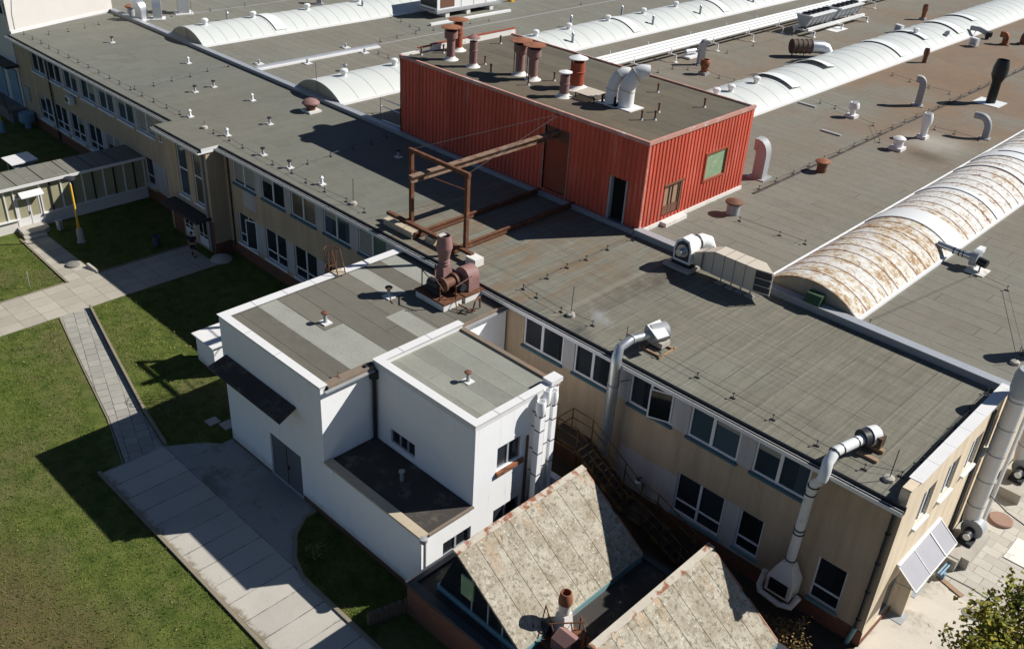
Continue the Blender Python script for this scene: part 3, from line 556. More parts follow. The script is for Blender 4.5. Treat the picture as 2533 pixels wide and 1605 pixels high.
for x0 in (-90.6, -87.6): wpart('door', MB().box(x0, x0+1.9, 29.05, 29.12, 1.3, 4.3), 'blue_door', tower)
wpart('vent_grille', MB().box(-84.75, -83.7, 29.10, 29.19, 2.1, 3.3), 'grey_metal', office)
k = thing('loading_platform', 'dark loading platform with worn yellow railing under the pale blue doors', 'platform', (-88, 28.4, 0))
wpart('deck', MB().box(-93, -85.2, 27.7, 29.05, .95, 1.2), 'concrete_dark', k); wpart('wall', MB().box(-93, -85.3, 27.9, 29.0, 0, .95), 'concrete_dark', k)
w = MB()
for z in (1.75, 2.2): w.bar((-93, 27.75, z), (-86, 27.75, z), .05)
for i in range(6): w.bar((-92.6+i*1.3, 27.75, 1.2), (-92.6+i*1.3, 27.75, 2.22), .05)
w.bar((-86, 27.75, 2.2), (-83.6, 27.2, .9), .06); wpart('railing', w, 'rail_yellow', k)
solo('water_tank', MB().lathe([(.3, 0), (.3, .5), (.62, .55), (.66, .7), (.62, 1.3), (.05, 1.34)], (-83.6, 28.5, 0), 14), 'blue_door', 'pale blue round tank standing beside the loading platform', 'tank')
# ================================================================ FACTORY HALL with its roof
hall = thing('factory_hall', 'vast flat-roofed factory hall behind the office, roof of grey brown felt', 'building', (-55, 80, 0))
wpart('roof', MB().box(-130, -7.05, 39.6, 175, 7.2, 7.5), 'felt_hall', hall)
w = MB(); w.box(-129.8, -7.25, 39.65, 174.8, 0, 7.2); wpart('wall', w, 'facade_end', hall)
def seam(x, y0, y1, mats, h=.05, wd=.22): wpart('expansion_joint', MB().box(x-wd, x+wd, y0, y1, 7.502, 7.5+h), mats, hall)
seam(-26.2, 49.6, 170, 'felt_dark', .03, .10); seam(-65.1, 39.7, 51.8, 'white_trim', .12, .42); seam(-65.1, 39.7, 51.8, 'grey_flash', .24, .16)
seam(-65.6, 52.5, 170, 'galv_dull', .02, .07); seam(-83.6, 41, 170, 'galv_dull', .02, .06)
wpart('flashing', MB().box(-7.2, -6.98, 39.7, 175, 7.4, 7.58), 'white_trim', hall)
# ================================================================ RED PENTHOUSE
PX0, PX1, PY0, PY1, PZ = -47.3, -27.2, 39.45, 49.7, 12.6
pent = thing('red_penthouse', 'large red ribbed metal plant room standing on the flat roof', 'plant room', (-37, 44.5, 7.5))
hf = [(-34.45, -32.6, 7.9, 11.7), (-29.4, -28.35, 7.6, 10.2)]; hr = [(41.5, 43.2, 7.95, 9.75), (45.25, 47.4, 9.08, 10.72)]
w = MB(); corr(w, 'y', PY0+.05, PX0, PX1, 7.72, 12.6, -1, holes=hf); corr(w, 'x', PX1-.05, PY0, PY1, 7.72, 12.6, 1, holes=hr); corr(w, 'x', PX0+.05, PY0, PY1, 7.55, 12.6, -1); corr(w, 'y', PY1-.05, PX0, PX1, 7.6, 12.6, 1)
wpart('wall', w, 'red', pent)
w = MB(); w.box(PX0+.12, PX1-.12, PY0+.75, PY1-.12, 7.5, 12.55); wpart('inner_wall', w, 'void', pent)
wpart('roof', MB().box(PX0+.05, PX1-.05, PY0+.05, PY1-.05, 12.52, 12.62), 'felt_penthouse', pent)
w = MB(); w.box(PX0-.02, PX1+.06, PY0-.06, PY0+.10, 12.56, 12.76); w.box(PX1-.10, PX1+.06, PY0+.101, PY1+.03, 12.56, 12.76); w.box(PX0, PX1-.11, PY1-.08, PY1+.03, 12.56, 12.72); wpart('roof_trim', w, 'red_trim', pent)
w = MB(); w.box(PX0-.08, PX0+.10, PY0+.101, 41.0, 12.55, 12.78, 0); w.box(PX0-.10, PX0+.12, 42.1, 50.0, 12.5, 13.0, 0); w.box(PX0-.12, PX0+.14, 42.1, 50.0, 13.0, 13.04, 1); w.box(PX0-.06, PX0+.08, 41.0, 42.1, 12.5, 12.66, 0); w.box(PX0-.10, PX0+.12, 40.99, 42.12, 12.92, 12.98, 1)
wpart('parapet', w, ['plaster_white', 'rust_red'], pent)
w = MB(); w.box(PX1-.02, PX1+.012, PY0+.06, PY0+.16, 7.70, 12.56); wpart('corner_trim', w, 'red_trim', pent)
w = MB(); w.box(PX1-.1, PX1+.09, PY0+.02, PY1, 7.5, 7.71); w.box(PX0, PX1-.11, PY0-.03, PY0+.12, 7.5, 7.715); w.box(PX1+.02, PX1+.5, 41.35, 43.35, 7.5, 7.73); wpart('kerb', w, 'plaster_white', pent)
# tall loading door, doorway, boarded door, window
d = MB(); d.box(-34.42, -32.63, PY0+.09, PY0+.13, 7.92, 11.0); D = wpart('loading_door', d, 'rust_red', pent); build('panel', MB().box(-34.42, -32.63, PY0+.07, PY0+.12, 11.02, 11.69), 'brown_metal', D, ORG[pent])
w = MB()
for x in (-34.5, -32.6): w.box(x, x+.05, PY0-.03, PY0+.10, 7.72, 11.72)
build('frame', w, 'red_trim', D, ORG[pent])
d = MB(); d.box(-29.38, -28.37, PY0+.25, PY0+.30, 7.62, 10.18); D = wpart('doorway', d, 'void', pent, 'open dark doorway'); w = MB()
w.box(-29.5, -29.38, PY0-.02, PY0+.25, 7.6, 10.22); w.box(-28.37, -28.27, PY0-.02, PY0+.25, 7.6, 10.22); build('frame', w, 'grey_metal', D, ORG[pent])
d = MB(); d.box(PX1-.14, PX1-.10, 41.52, 43.18, 8.5, 9.72); D = wpart('door', d, 'plywood', pent, 'boarded double door with a rusty base'); w = MB()
for y in (41.5, 42.05, 42.35, 42.9): w.box(PX1-.12, PX1-.05, y, y+.05, 8.0, 9.74)
w.box(PX1-.13, PX1-.06, 41.5, 43.2, 7.95, 8.5); w.box(PX1-.1, PX1+.05, 41.4, 43.3, 9.73, 9.83); w.box(PX1-.3, PX1-.02, 43.02, 43.2, 7.95, 9.73); build('frame', w, 'brown_metal', D, ORG[pent])
d = MB(); d.box(PX1-.10, PX1-.06, 45.3, 47.36, 9.12, 10.68); D = wpart('window', d, 'green_glass', pent); w = MB()
for q in ((45.18, 45.3), (47.36, 47.48)): w.box(PX1-.06, PX1+.04, *q, 9.0, 10.8)
for q in ((9.0, 9.12), (10.68, 10.8)): w.box(PX1-.06, PX1+.045, 45.3, 47.36, *q)
build('frame', w, 'rust_red', D, ORG[pent])
# ================================================================ VAULTED SKYLIGHTS
def skylight(label, cx, half, y0, y1, rise, mats, rib, flaps=(), bands=(), end=True, curb='vault_edge', z=7.5):
    k = thing('vaulted_skylight', label, 'skylight', (cx, y0, z), 'long barrel skylights on the hall roof')
    zb = z+.16; Rr = (half*half+rise*rise)/(2*rise); a0 = math.asin(half/Rr); N = 20
    def arc(d=0., f0=-1., f1=1.): return [(cx+(Rr+d)*math.sin(a0*(f0+(f1-f0)*i/N)), zb+rise-Rr+(Rr+d)*math.cos(a0*(f0+(f1-f0)*i/N))) for i in range(N+1)]
    def ring(mb, ya, yb, d0, d1, f0=-1., f1=1., m=0, l0=0., l1=0.):
        A, B = arc(d0, f0, f1), arc(d1, f0, f1); pr = A+B[::-1]
        mb.hull([(x, ya, q+l0) for x, q in pr], [(x, yb, q+l1) for x, q in pr], m)
    v = MB(); A = arc(); n = len(A)
    v.add([(x, y0, q) for x, q in A]+[(x, y1, q) for x, q in A], [(i, i+1, n+i+1, n+i) for i in range(n-1)]+[tuple(range(n, 2*n))])
    y = y0+rib
    while y < min(y1, 140):
        j = (random.random()-.5)*.06; ring(v, y+j, y+j+.035, -.02, .012, m=1); y += rib
    wpart('vault', v, [mats[0], mats[1]], k)
    c = MB()
    for s in (-1, 1): c.box(cx+s*(half-.04), cx+s*(half+.12), y0-.02, y1, z+.003, zb+.015)
    c.box(cx-half-.05, cx+half+.05, y0-.14, y0-.022, z+.003, zb+.02); wpart('curb', c, curb, k)
    if end:
        e = MB(); e.add([(x, y0-.001, q) for x, q in A], [tuple(range(n))[::-1]]); e.box(cx-.03, cx+.03, y0-.03, y0-.002, zb, zb+rise-.03); ring(e, y0-.04, y0+.06, -.03, .03, m=1); wpart('end_panel', e, ['vault_end', mats[0]], k)
    for fy, wd, lift, f0, f1 in flaps:
        f = MB(); ring(f, fy, fy+wd, .03, .06, f0, f1, 0, lift*.6, .01); wpart('vent_flap', f, 'flap_white', k)
    for by, wd in bands:
        f = MB(); ring(f, by, by+wd, .01, .06); wpart('cover_band', f, 'flap_white', k)
    return k
skylight('white barrel skylight nearest the stair tower, crossed behind by a big air handler', -75.45, 2.55, 39.75, 170, .95, ('vault', 'vault_rib'), 1.17, [(47.0, 1.1, .06, -.6, .9), (74, 2, .1, -.6, .9), (99, 2, .1, -.6, .9)])
skylight('white barrel skylight that disappears behind the red plant room', -56.9, 2.65, 39.75, 170, .95, ('vault', 'vault_rib'), 1.65, [(74.0, 1.2, .07, -.7, .9), (89.2, 1.2, .07, -.7, .9)])
skylight('bright white barrel skylight right of the red plant room with raised flaps', -37.1, 2.75, 50.2, 170, .95, ('vault', 'vault_rib'), 1.85,
         [(69.3, 1.5, .30, -.75, .72), (76.2, 1.5, .45, -.95, .45), (88.2, 1.3, .10, -.6, .9), (94.8, 1.3, .16, -.75, .6), (101.8, 1.6, .14, -.6, .8), (107.3, 1.4, .14, -.7, .5), (125, 1.5, .1, -.6, .8)])
skylight('peeling weathered barrel skylight with ochre rust and white flakes', -17.0, 2.5, 39.85, 175, 1.0, ('peel', 'rust'), 1.12, [(67.6, 1.2, .10, -.5, .95)], [(50.9, 1.7), (57.6, .4), (63.5, .35), (66.4, 2.2), (86, 2)], curb='vault_edge')
solo('vent_hood', MB().hull([(-16.95, 39.1, 7.86), (-16.15, 39.1, 7.86), (-16.15, 39.7, 7.86), (-16.95, 39.7, 7.86)], [(-16.95, 39.3, 8.30), (-16.15, 39.3, 8.30), (-16.15, 39.7, 8.30), (-16.95, 39.7, 8.30)]), 'maple', 'dark green hood poking through the parapet by the peeling skylight', 'hood')
bpy.data.objects['vent_hood'].data.materials[0] = mk('dark_green_paint', (.035, .075, .035), .6)
# ================================================================ SMALL ROOF VENTS (one kind at a time)
def mushroom():
    k = thing('roof_vent', 'x', 'roof vent'); b = MB().box(-.25, .25, -.22, .22, .0, .06); lpart('base_plate', b, 'white_trim', k)
    lpart('pipe', MB().lathe([(.11, .06), (.10, .34), (.085, .42)], n=12), 'white_metal', k); lpart('cap', MB().lathe([(.06, .40), (.15, .46), (.15, .50), (.05, .60), (.01, .64)], n=12), 'white_metal', k); return k
def cowl(cap='dark_metal'):
    k = thing('roof_vent', 'x', 'roof vent'); lpart('base_plate', MB().box(-.25, .25, -.22, .22, .0, .06), 'white_trim', k)
    lpart('pipe', MB().lathe([(.12, .05), (.09, .12), (.08, .44)], n=12), 'galv_dull', k); lpart('cap', MB().lathe([(.07, .42), (.17, .50), (.19, .55), (.15, .58), (.02, .60)], n=12), cap, k); return k
G1 = 'small vents along the office roof'
mv = Proto(mushroom(), G1); cv = Proto(cowl(), G1)
for fn, x, y, lab in (
    (cv, -78.41, 34.61, 'lone grey capped vent on the office roof nearest the white tower'),
    (mv, -69.66, 36.56, 'lone white mushroom vent on bare office roof opposite the white roof joint'),
    (cv, -62.96, 33.3, 'dark capped vent of the close pair, the one nearer the eave'),
    (cv, -63.24, 34.97, 'dark capped vent of the close pair, the one farther from the eave'),
    (mv, -58.93, 35.49, 'white mushroom vent left of the big brown mushroom fan on the office roof'),
    (mv, -58.39, 30.31, 'white mushroom vent at the left corner of the stair bay roof'),
    (mv, -53.76, 30.32, 'white mushroom vent at the right corner of the stair bay roof'),
    (cv, -54.01, 33.68, 'dark capped vent between the brown mushroom fan and the stair bay'),
    (cv, -49.47, 30.22, 'dark capped vent near the eave, first one right of the stair bay'),
    (cv, -46.72, 30.28, 'dark capped vent near the eave, second one right of the stair bay'),
    (mv, -43.46, 30.28, 'white mushroom vent near the eave beside a thin lightning rod'),
    (cv, -44.1, 36.61, 'capped vent standing in the shadow of the red plant room')): fn.at((x, y, 7.45), lab, scale=.86)
G2 = 'small vents on the white annex'
av = Proto(cowl('brown_metal'), G2)
av.at((-31.15, 25.21, 7.0), 'dark topped vent in the shadow of the pink blower on the annex roof'); av.at((-31.15, 21.51, 7.0), 'rusty topped vent on the patched big annex roof near its outer edge'); av.at((-23.46, 23.14, 7.0), 'vent in the middle of the small higher annex roof', scale=.9)
lv = thing('roof_vent', 'pale vent pipe on the black low annex roof in shade', 'roof vent', (-23.9, 19.9, 3.22)); lpart('pipe', MB().lathe([(.09, 0), (.08, .42)], n=10), 'galv_dull', lv); lpart('cap', MB().lathe([(.08, .42), (.14, .46), (.14, .52), (.02, .54)], n=10), 'galv_dull', lv)
k = thing('mushroom_fan', 'big brown mushroom fan on a white base near the office parapet', 'roof fan', (-54.57, 37.44, 7.45))
lpart('base', MB().box(-.55, .55, -.5, .5, 0, .14), 'plaster_white', k); lpart('duct', MB().lathe([(.33, .13), (.30, .35), (.45, .40), (.45, .52), (.30, .55)], n=18), 'brown_metal', k); lpart('cap', MB().lathe([(.35, .5), (.62, .58), (.62, .66), (.45, .82), (.2, .92), (.02, .95)], n=20), 'pink', k)
def turbine():
    k = thing('turbine_vent', 'x', 'roof vent'); lpart('collar', MB().lathe([(.30, -.12), (.27, .02), (.20, .06), (.20, .30)], n=16), 'white_metal', k)
    lpart('head', MB().lathe([(.21, .28), (.29, .34), (.31, .42), (.29, .52), (.20, .58), (.03, .61)], n=16), 'white_metal', k); return k
tb = Proto(turbine(), 'turbine vents on the white skylights')
SA = 'on the skylight by the tower'; SB = 'on the skylight behind the plant room'; SC = 'right of the plant room'
for x, y, s in ((-75.4, 41.5, 'bulbous vent closest to the parapet '+SA), (-75.4, 46.2, 'bulbous vent, second from the parapet, '+SA), (-75.4, 51.9, 'bulbous vent, third from the parapet, '+SA), (-75.4, 57.8, 'bulbous vent, cut by the top edge '+SA),
    (-56.9, 42.1, 'bulbous vent with a pipe behind it, left of the red plant room'), (-56.9, 46.9, 'bulbous vent half hidden at the left edge of the red plant room'), (-56.9, 62.9, 'bulbous vent, nearest beyond the rusty stacks '+SB), (-56.9, 67.3, 'bulbous vent, second one beyond the rusty stacks '+SB), (-56.9, 72.9, 'bulbous vent, third one beyond the rusty stacks '+SB), (-56.9, 78.4, 'bulbous vent, fourth one beyond the rusty stacks '+SB), (-56.9, 83.8, 'bulbous vent, fifth one beyond the rusty stacks '+SB),
    (-37.2, 61.7, 'bulbous vent peeping over the rear roof edge, '+SC), (-37.0, 63.4, 'bulbous vent just before the first raised flap, '+SC), (-37.0, 67.0, 'bulbous vent beside the first raised flap, '+SC), (-36.6, 95.3, 'bulbous vent far up between the raised flaps, '+SC)): tb.at((x, y, 8.56), 'white '+s)
# ================================================================ STACKS AND VENTS ON THE PENTHOUSE
def stack(label, x, y, h, r, mat, cap, cr, cone, flare=None, rod=False):
    k = thing('exhaust_stack', label, 'exhaust stack', (x, y, 12.62), 'exhaust stacks on the red plant room'); b = h-.42
    lpart('flashing', MB().lathe([(r*1.9, 0), (r*1.5, .06), (r*1.12, .16), (r*1.05, .22)], n=16), 'plaster_white', k)
    if flare: pr = [(r, .15), (r, b-.62), (r*1.08, b-.60), (r*1.08, b-.54), (flare, b-.45), (flare, b), (flare*.93, b), (flare*.9, b-.25)]
    else: pr = [(r, .15), (r, b*.62), (r*1.12, b*.63), (r*1.12, b*.66), (r, b*.67), (r, b), (r*.93, b), (r*.9, b-.25)]
    lpart('pipe', MB().lathe(pr, n=18), mat, k); T = flare or r
    c = MB().lathe([(cr, b+.20), (cr, b+.23), (.02, b+.23+cone)], n=20); lpart('cap', c, cap, k)
    q = MB()
    for i in range(3): a = i*2.1+.4; q.bar((T*.9*math.cos(a), T*.9*math.sin(a), b-.1), (T*.9*math.cos(a), T*.9*math.sin(a), b+.22), .03)
    lpart('cap_strut', q, 'white_metal' if mat == 'rust_red' else 'galv_dull', k)
    if rod: lpart('rod', MB().cyl((-r-.12, -.12, 0), (-r-.12, -.12, b-.5), .025, 6), 'black', k)
stack('tall red rusty stack with a wide flat rust cap at the far rear corner', -46.33, 43.62, 2.2, .30, 'rust_red', 'rust_cap', .68, .16)
stack('faded pink stack with a flared collar in front of the tall red rusty stack', -44.96, 41.72, 2.25, .27, 'pink', 'rust_cap', .66, .16, .43)
stack('slim pink stack under a small pointed rust cap', -42.95, 41.78, 2.0, .25, 'pink', 'pink', .42, .26)
stack('flared pink stack with a dark standing rod, left one of the close pair', -40.03, 43.0, 2.3, .28, 'pink', 'rust_cap', .70, .14, .44, True)
stack('flared pink stack with a dark standing rod, right one of the close pair', -38.82, 42.89, 2.3, .28, 'pink', 'rust_cap', .70, .14, .44, True)
stack('thick octagonal rust red stack with a white cone cap', -36.05, 43.79, 2.0, .43, 'rust_red', 'white_metal', .58, .22)
stack('short pink stack with a white cap near the front roof edge', -35.37, 41.9, 1.65, .28, 'pink', 'white_metal', .40, .12)
def elbow(path, r, n=14): return MB().tube(path, r, n)
def bend(label, x, y, r, h, lean, group='white bent ducts'):
    k = thing('bent_duct', label, 'duct', (x, y, 12.62), group); lpart('base_plate', MB().box(-r*2, r*2, -r*1.5, r*1.5, .0, .05), 'white_trim', k)
    p = [(0, 0, .03), (0, 0, h*.42), (lean*.05, .02, h*.52), (lean*.22, .08, h*.66), (lean*.45, .22, h*.82), (lean*.8, .45, h*.92), (lean*1.15, .72, h*.90)]
    lpart('pipe', MB().tube(p, [r*1.05, r*1.05, r, r, r*.95, r*.92, r*.92], 18), 'white_metal', k)
    b = MB(); 
    for i in (1, 4): b.tube([Vector(p[i])*1.0, Vector(p[i])+(Vector(p[i+1])-Vector(p[i])).normalized()*.06], r*1.09, 18)
    lpart('band', b, 'beige', k); lpart('stay', MB().bar((-r*1.2, -r*.8, 0), (-r*1.2, -r*.8, .5), .1), 'black', k)
bend('slimmer white bent duct on the red plant room roof', -32.85, 43.15, .34, 2.0, .45); bend('fat white bent duct with a wide sheet base on the red plant room roof', -31.95, 43.4, .43, 2.3, .70)
k = thing('louvre_panel', 'pale slatted panel lying on trestles beside the white bent ducts', 'panel', (-34.15, 42.85, 12.62)); w = MB()
for i in range(9): w.duct([(-.62+i*.15, -.62, .36), (-.62+i*.15, .62, .42)], .09, .03)
lpart('slats', w, 'beige', k); w = MB().bar((-.75, -.5, .3), (.75, -.5, .3), .06).bar((-.75, .5, .34), (.75, .5, .34), .06)
for x in (-.7, .7):
    for y in (-.5, .5): w.bar((x, y, 0), (x, y, .33), .06)
lpart('trestle', w, 'dark_metal', k)
def stub():
    k = thing('vent_pipe', 'x', 'vent pipe'); lpart('flashing', MB().lathe([(.13, 0), (.11, .02), (.07, .08), (.06, .10)], n=10), 'galv_dull', k); lpart('pipe', MB().lathe([(.055, .1), (.055, .44), (.075, .45), (.075, .55), (.02, .56)], n=10), 'brown_metal', k); return k
sv = Proto(stub(), 'short vent pipes on the red plant room')
for x, y, s in ((-46.35, 42.36, 'at the foot of the tallest rusty stacks'), (-45.88+.0, 47.19, 'far back before the white parapet of the red plant room'), (-42.86, 42.76, 'beside the slim stack with the pointed cap'), (-41.29, 41.73, 'at the front edge between slim and twin stacks'), (-37.83, 43.78, 'between twin flared stacks and octagonal red stack'), (-32.52, 47.26, 'on open roof behind the white bent ducts'),
    (-30.17, 44.19, 'farthest of three beside the white bent ducts'), (-29.92, 42.28, 'left front of three beside the white bent ducts'), (-29.46, 42.9, 'middle of three beside the white bent ducts'), (-29.08, 47.17, 'near the sunlit right edge of the plant room roof'), (-38.16, 41.81, 'in the long shadow before the short pink stack'), (-46.79, 40.82, 'in the front left corner of the plant room roof')): sv.at((x, y, 12.62), 'short brown vent pipe '+s)
# ================================================================ HALL ROOF PLANT
HZ = 7.5
k = thing('pipe_run', 'bundle of four white insulated pipes on low frames crossing the hall roof', 'pipes', (-48.3, 80, HZ))
for i, x in enumerate((-49.45, -48.85, -48.25, -47.65)): lpart('pipe', MB().cyl((x+48.3, -29.5, .85), (x+48.3, 80, .85), .15, 12), 'flap_white', k)
k2 = [54, 64.7, 70, 76.5, 82.5, 88, 98, 108, 118, 130]
for y in k2:
    w = MB()
    for x in (-50.0, -46.75): w.bar((x+48.3, y-80, 0), (x+48.3, y-80, .62), .09); w.box(x+48.3-.18, x+48.3+.18, y-80-.18, y-80+.18, 0, .04)
    w.bar((-1.75, y-80, .6), (1.6, y-80, .6), .09); w.bar((1.0, y-80, .6), (1.0, y-80, 1.1), .07); w.bar((-1.6, y-80, .6), (-1.6, y-80, 1.1), .07); lpart('support_frame', w, 'white_metal', k)
lpart('tray', MB().box(-.85+.0, -.5, -29, 80, .58, .66), 'dark_metal', k)
def chiller(label, y0):
    k = thing('dry_cooler', label, 'cooling unit', (-45.6, y0, HZ), 'dry coolers on the hall roof'); L = 4.9
    b = MB(); b.hull([(-.35, 0, .75), (.35, 0, .75), (.85, 0, 1.75), (-.85, 0, 1.75)], [(-.35, L, .75), (.35, L, .75), (.85, L, 1.75), (-.85, L, 1.75)]); lpart('coil_body', b, 'grey_metal', k)
    b = MB(); b.box(.45, .95, -.03, L+.03, 1.755, 1.86); b.box(-.95, -.45, -.03, L+.03, 1.755, 1.86); b.box(-.45, .45, -.03, .05, 1.755, 1.86); lpart('top_frame', b, 'white_metal', k)
    for i in range(5): lpart('fan', MB().lathe([(.46, 1.76), (.46, 1.98), (.40, 1.98), (.38, 1.80), (.05, 1.80)], (0, .5+i*.97, 0), 14), 'dark_metal', k)
    b = MB()
    for i in range(6): b.hull([(.36, .06+i*.95, .76), (.42, .06+i*.95, .74), (.90, .06+i*.95, 1.75), (.84, .06+i*.95, 1.75)], [(.36, .13+i*.95, .76), (.42, .13+i*.95, .74), (.90, .13+i*.95, 1.75), (.84, .13+i*.95, 1.75)])
    lpart('coil_frame', b, 'white_metal', k)
chiller('V-shaped dry cooler, nearer one of the pair beside the white pipes', 89.6); chiller('V-shaped dry cooler, farther one of the pair beside the white pipes', 95.6)
k = thing('cooler_stand', 'long white beam stand carrying the two dry coolers', 'stand', (-45, 95, HZ)); w = MB()
w.duct([(.3, -6, .6), (.3, 6, .6)], .28, .25); w.duct([(-1.2, -6, .6), (-1.2, 6, .6)], .2, .2); lpart('beam', w, 'flap_white', k)
for y in (-5.7, .1, 5.6):
    w = MB().bar((-1.3, y, .45), (1.05, y, .45), .16); w.bar((.95, y, 0), (.95, y, .5), .16); w.box(.75, 1.15, y-.2, y+.2, 0, .05); w.bar((-1.2, y, 0), (-1.2, y, .45), .14); lpart('leg', w, 'white_metal', k)
solo('metal_sheet', MB().box(-45.0, -43.7, 93.3, 95.9, HZ+.003, HZ+.03), 'flap_white', 'pale sheet lying flat on the roof below the dry coolers', 'sheet')
k = thing('air_handler', 'big white air handling unit with two black intake grilles on a grey stand', 'air handler', (-71.2, 66.5, HZ)); lpart('casing', MB().box(-1.1, 1.4, -3.6, 4.4, .75, 3.0), 'white_metal', k)
w = MB(); w.box(-1.0, 1.3, -3.65, -3.602, .95, 2.9); lpart('grille', w, 'black', k); lpart('grille', MB().box(1.402, 1.44, -3.2, -1.4, .95, 2.9), 'brown_metal', k)
w = MB()
for y in (-.5, 1.2, 2.9): w.box(1.402, 1.425, y, y+.04, .8, 2.95)
lpart('panel_joint', w, 'grey_metal', k); lpart('base_frame', MB().box(-1.25, 1.6, -3.8, 4.9, .48, .72), 'galv_dull', k); w = MB()
for y in (-2.6, .2, 3.4): lpart('plinth', MB().box(-1.0, 1.5, y, y+.5, 0, .47), 'plaster_white', k)
solo('rail', MB().box(-68.25, -67.95, 60.5, 71.2, HZ+.01, HZ+.22), 'flap_white', 'long white upstand lying on the roof in front of the air handler', 'rail')
solo('gas_pipe', MB().cyl((-71.3, 74.0, HZ+.28), (-71.0, 92, HZ+.28), .09, 8).box(-71.6, -71.0, 74.4, 74.9, HZ, HZ+.2).box(-71.4, -70.8, 80.2, 80.7, HZ, HZ+.2), 'yellow', 'thin yellow pipe on blocks at the top edge right of the air handler', 'pipe')
def gooseneck(label, x, y, z, w_, h_, reach, ang, mat='galv', r=None, hb=None, name='gooseneck_vent', cat='roof vent', group='bent metal ducts on the hall roof', plate=True):
    """upright duct that bends over towards ang"""
    k = thing(name, label, cat, (x, y, z), group, ang)
    hb = hb or h_*.6; p = [(0, 0, .02), (0, 0, hb)]; c = h_-hb
    for i in range(1, 6): a = i*math.pi/2/5; p.append((reach*.62*(1-math.cos(a)), 0, hb+c*math.sin(a)))
    p.append((reach, 0, h_-.01)); m = MB()
    if r: m.tube(p, r, 14)
    else: m.duct(p, w_, w_, upv=(1, 0, 0))
    lpart('duct', m, mat, k)
    n = MB()
    if r: n.cyl((reach-.01, 0, h_-.01), (reach+.015, 0, h_-.01), r*.86, 14)
    else: n.box(reach-.01, reach+.012, -w_*.42, w_*.42, h_-w_*.42, h_+w_*.42)
    lpart('mouth', n, 'void', k)
    if plate: q = (r or w_*.6); lpart('base_flange', MB().box(-q*1.4, q*1.4, -q*1.4, q*1.4, 0, .07), 'white_trim' if mat == 'galv' else mat, k)
    return k
gooseneck('shiny square bent duct touching the parapet by the white tower', -83.95, 40.1, HZ, .75, 1.35, .75, R(200)); gooseneck('shiny square bent duct just behind the one at the parapet', -83.5, 41.4, HZ, .75, 1.5, .7, R(150))
gooseneck('shiny tall square duct cut by the top edge near the white tower', -84.2, 44.3, HZ, .95, 2.0, .9, R(160)); gooseneck('grey square bent duct far behind the white skylight at the top edge', -80.7, 57.0, HZ, .5, 1.2, .6, R(140), 'galv_dull')
gooseneck('weathered grey bent duct rising behind the right corner of the red plant room', -27.45, 52.3, HZ, .72, 2.15, .55, R(185), 'galv_dull', hb=1.5)
gooseneck('rust streaked grey bent duct on the open roof left of the black flue', -27.6, 76.2, HZ, .5, 2.1, .55, R(200), 'galv_dull', hb=1.6)
gooseneck('round bluish bent pipe near the peeling skylight, opening left', -20.9, 72.6, HZ, 0, 1.55, 1.1, R(190), 'galv_dull', r=.26, hb=.7)
gooseneck('small dark bent duct against the bright skylight far right', -35.2, 99.4, HZ, .35, .95, .3, R(30), 'grey_metal', plate=False)
gooseneck('rusty bent duct, left of two at the right edge beyond the skylight', -30.9, 104, HZ, .55, 1.0, .6, R(190), 'rust'); gooseneck('dark bent duct, right of two at the right edge beyond the skylight', -29.9, 106.0, HZ, .5, 1.05, .6, R(20), 'brown_metal')
gooseneck('grey hooded duct standing by the white pipe run', -45.0, 71.2, HZ, .5, 1.9, .35, R(60), 'galv_dull', hb=1.5)
def capped(label, x, y, z, r, h, mat, cap, cr, group='capped roof vents on the hall roof', base=None, flare=None):
    k = thing('capped_vent', label, 'roof vent', (x, y, z), group)
    if base: lpart('base', MB().box(-base, base, -base, base, 0, .22), 'galv_dull' if mat != 'white_metal' else 'white_trim', k)
    pr = [(r, 0), (r, h*.72), (r*.9, h*.72), (r*.85, h*.5)] if not flare else [(r*1.15, 0), (r, h*.15), (r, h*.45), (flare, h*.62), (flare, h*.85), (flare*.8, h), (flare*.7, h), (flare*.66, h*.75)]
    lpart('pipe', MB().lathe(pr, n=16), mat, k)
    if cap: lpart('cap', MB().lathe([(cr*.9, h*.70), (cr, h*.74), (cr, h*.82), (cr*.6, h*.93), (.02, h)], n=18), cap, k)
    return k
capped('rust brown mushroom cap vent at the foot of the red plant room', -25.35, 46.0, HZ, .38, .95, 'galv_dull', 'brown_metal', .52)
capped('rusty mushroom cap vent beside the long roof joint', -25.37, 56.5, HZ, .32, .9, 'brown_metal', 'rust_cap', .50)
capped('white drum vent with a bluish cap on an oily brown roof patch', -24.05, 64.85, HZ, .34, 1.0, 'white_metal', 'white_metal', .44, base=.45)
capped('white pot shaped vent with a dark open top between two flat patches', -29.55, 68.9, HZ, .20, 1.15, 'white_metal', None, 0, base=.38, flare=.40)
capped('white flared exhaust standing in a pale dusty patch', -23.95, 68.8, HZ, .24, 1.85, 'white_metal', None, 0, base=.34, flare=.37)
capped('rusty orange drum fan beside the grey hooded duct', -43.1, 69.0, HZ, .30, 1.25, 'rust', None, 0, base=.35, flare=.42)
capped('brown mushroom vent tucked against the white tower', -85.9, 40.1, HZ, .34, 1.0, 'grey_metal', 'rust_cap', .5)
capped('thin rusty exhaust with two rings before the bright skylight', -33.0, 89.8, HZ, .20, 1.3, 'brown_metal', None, 0, flare=.26)
capped('rusty twin exhaust far off at the top right', -40.9, 107.5, HZ, .22, 1.6, 'rust', None, 0, base=.3, flare=.30)
capped('slim grey capped pipe behind the skylight by the tower', -79.6, 46.1, HZ, .12, .85, 'galv', 'galv', .17); capped('slim grey pipe rising from the far flank of the skylight by the tower', -74.4, 57.5, HZ+.5, .10, 1.0, 'grey_metal', 'grey_metal', .13)
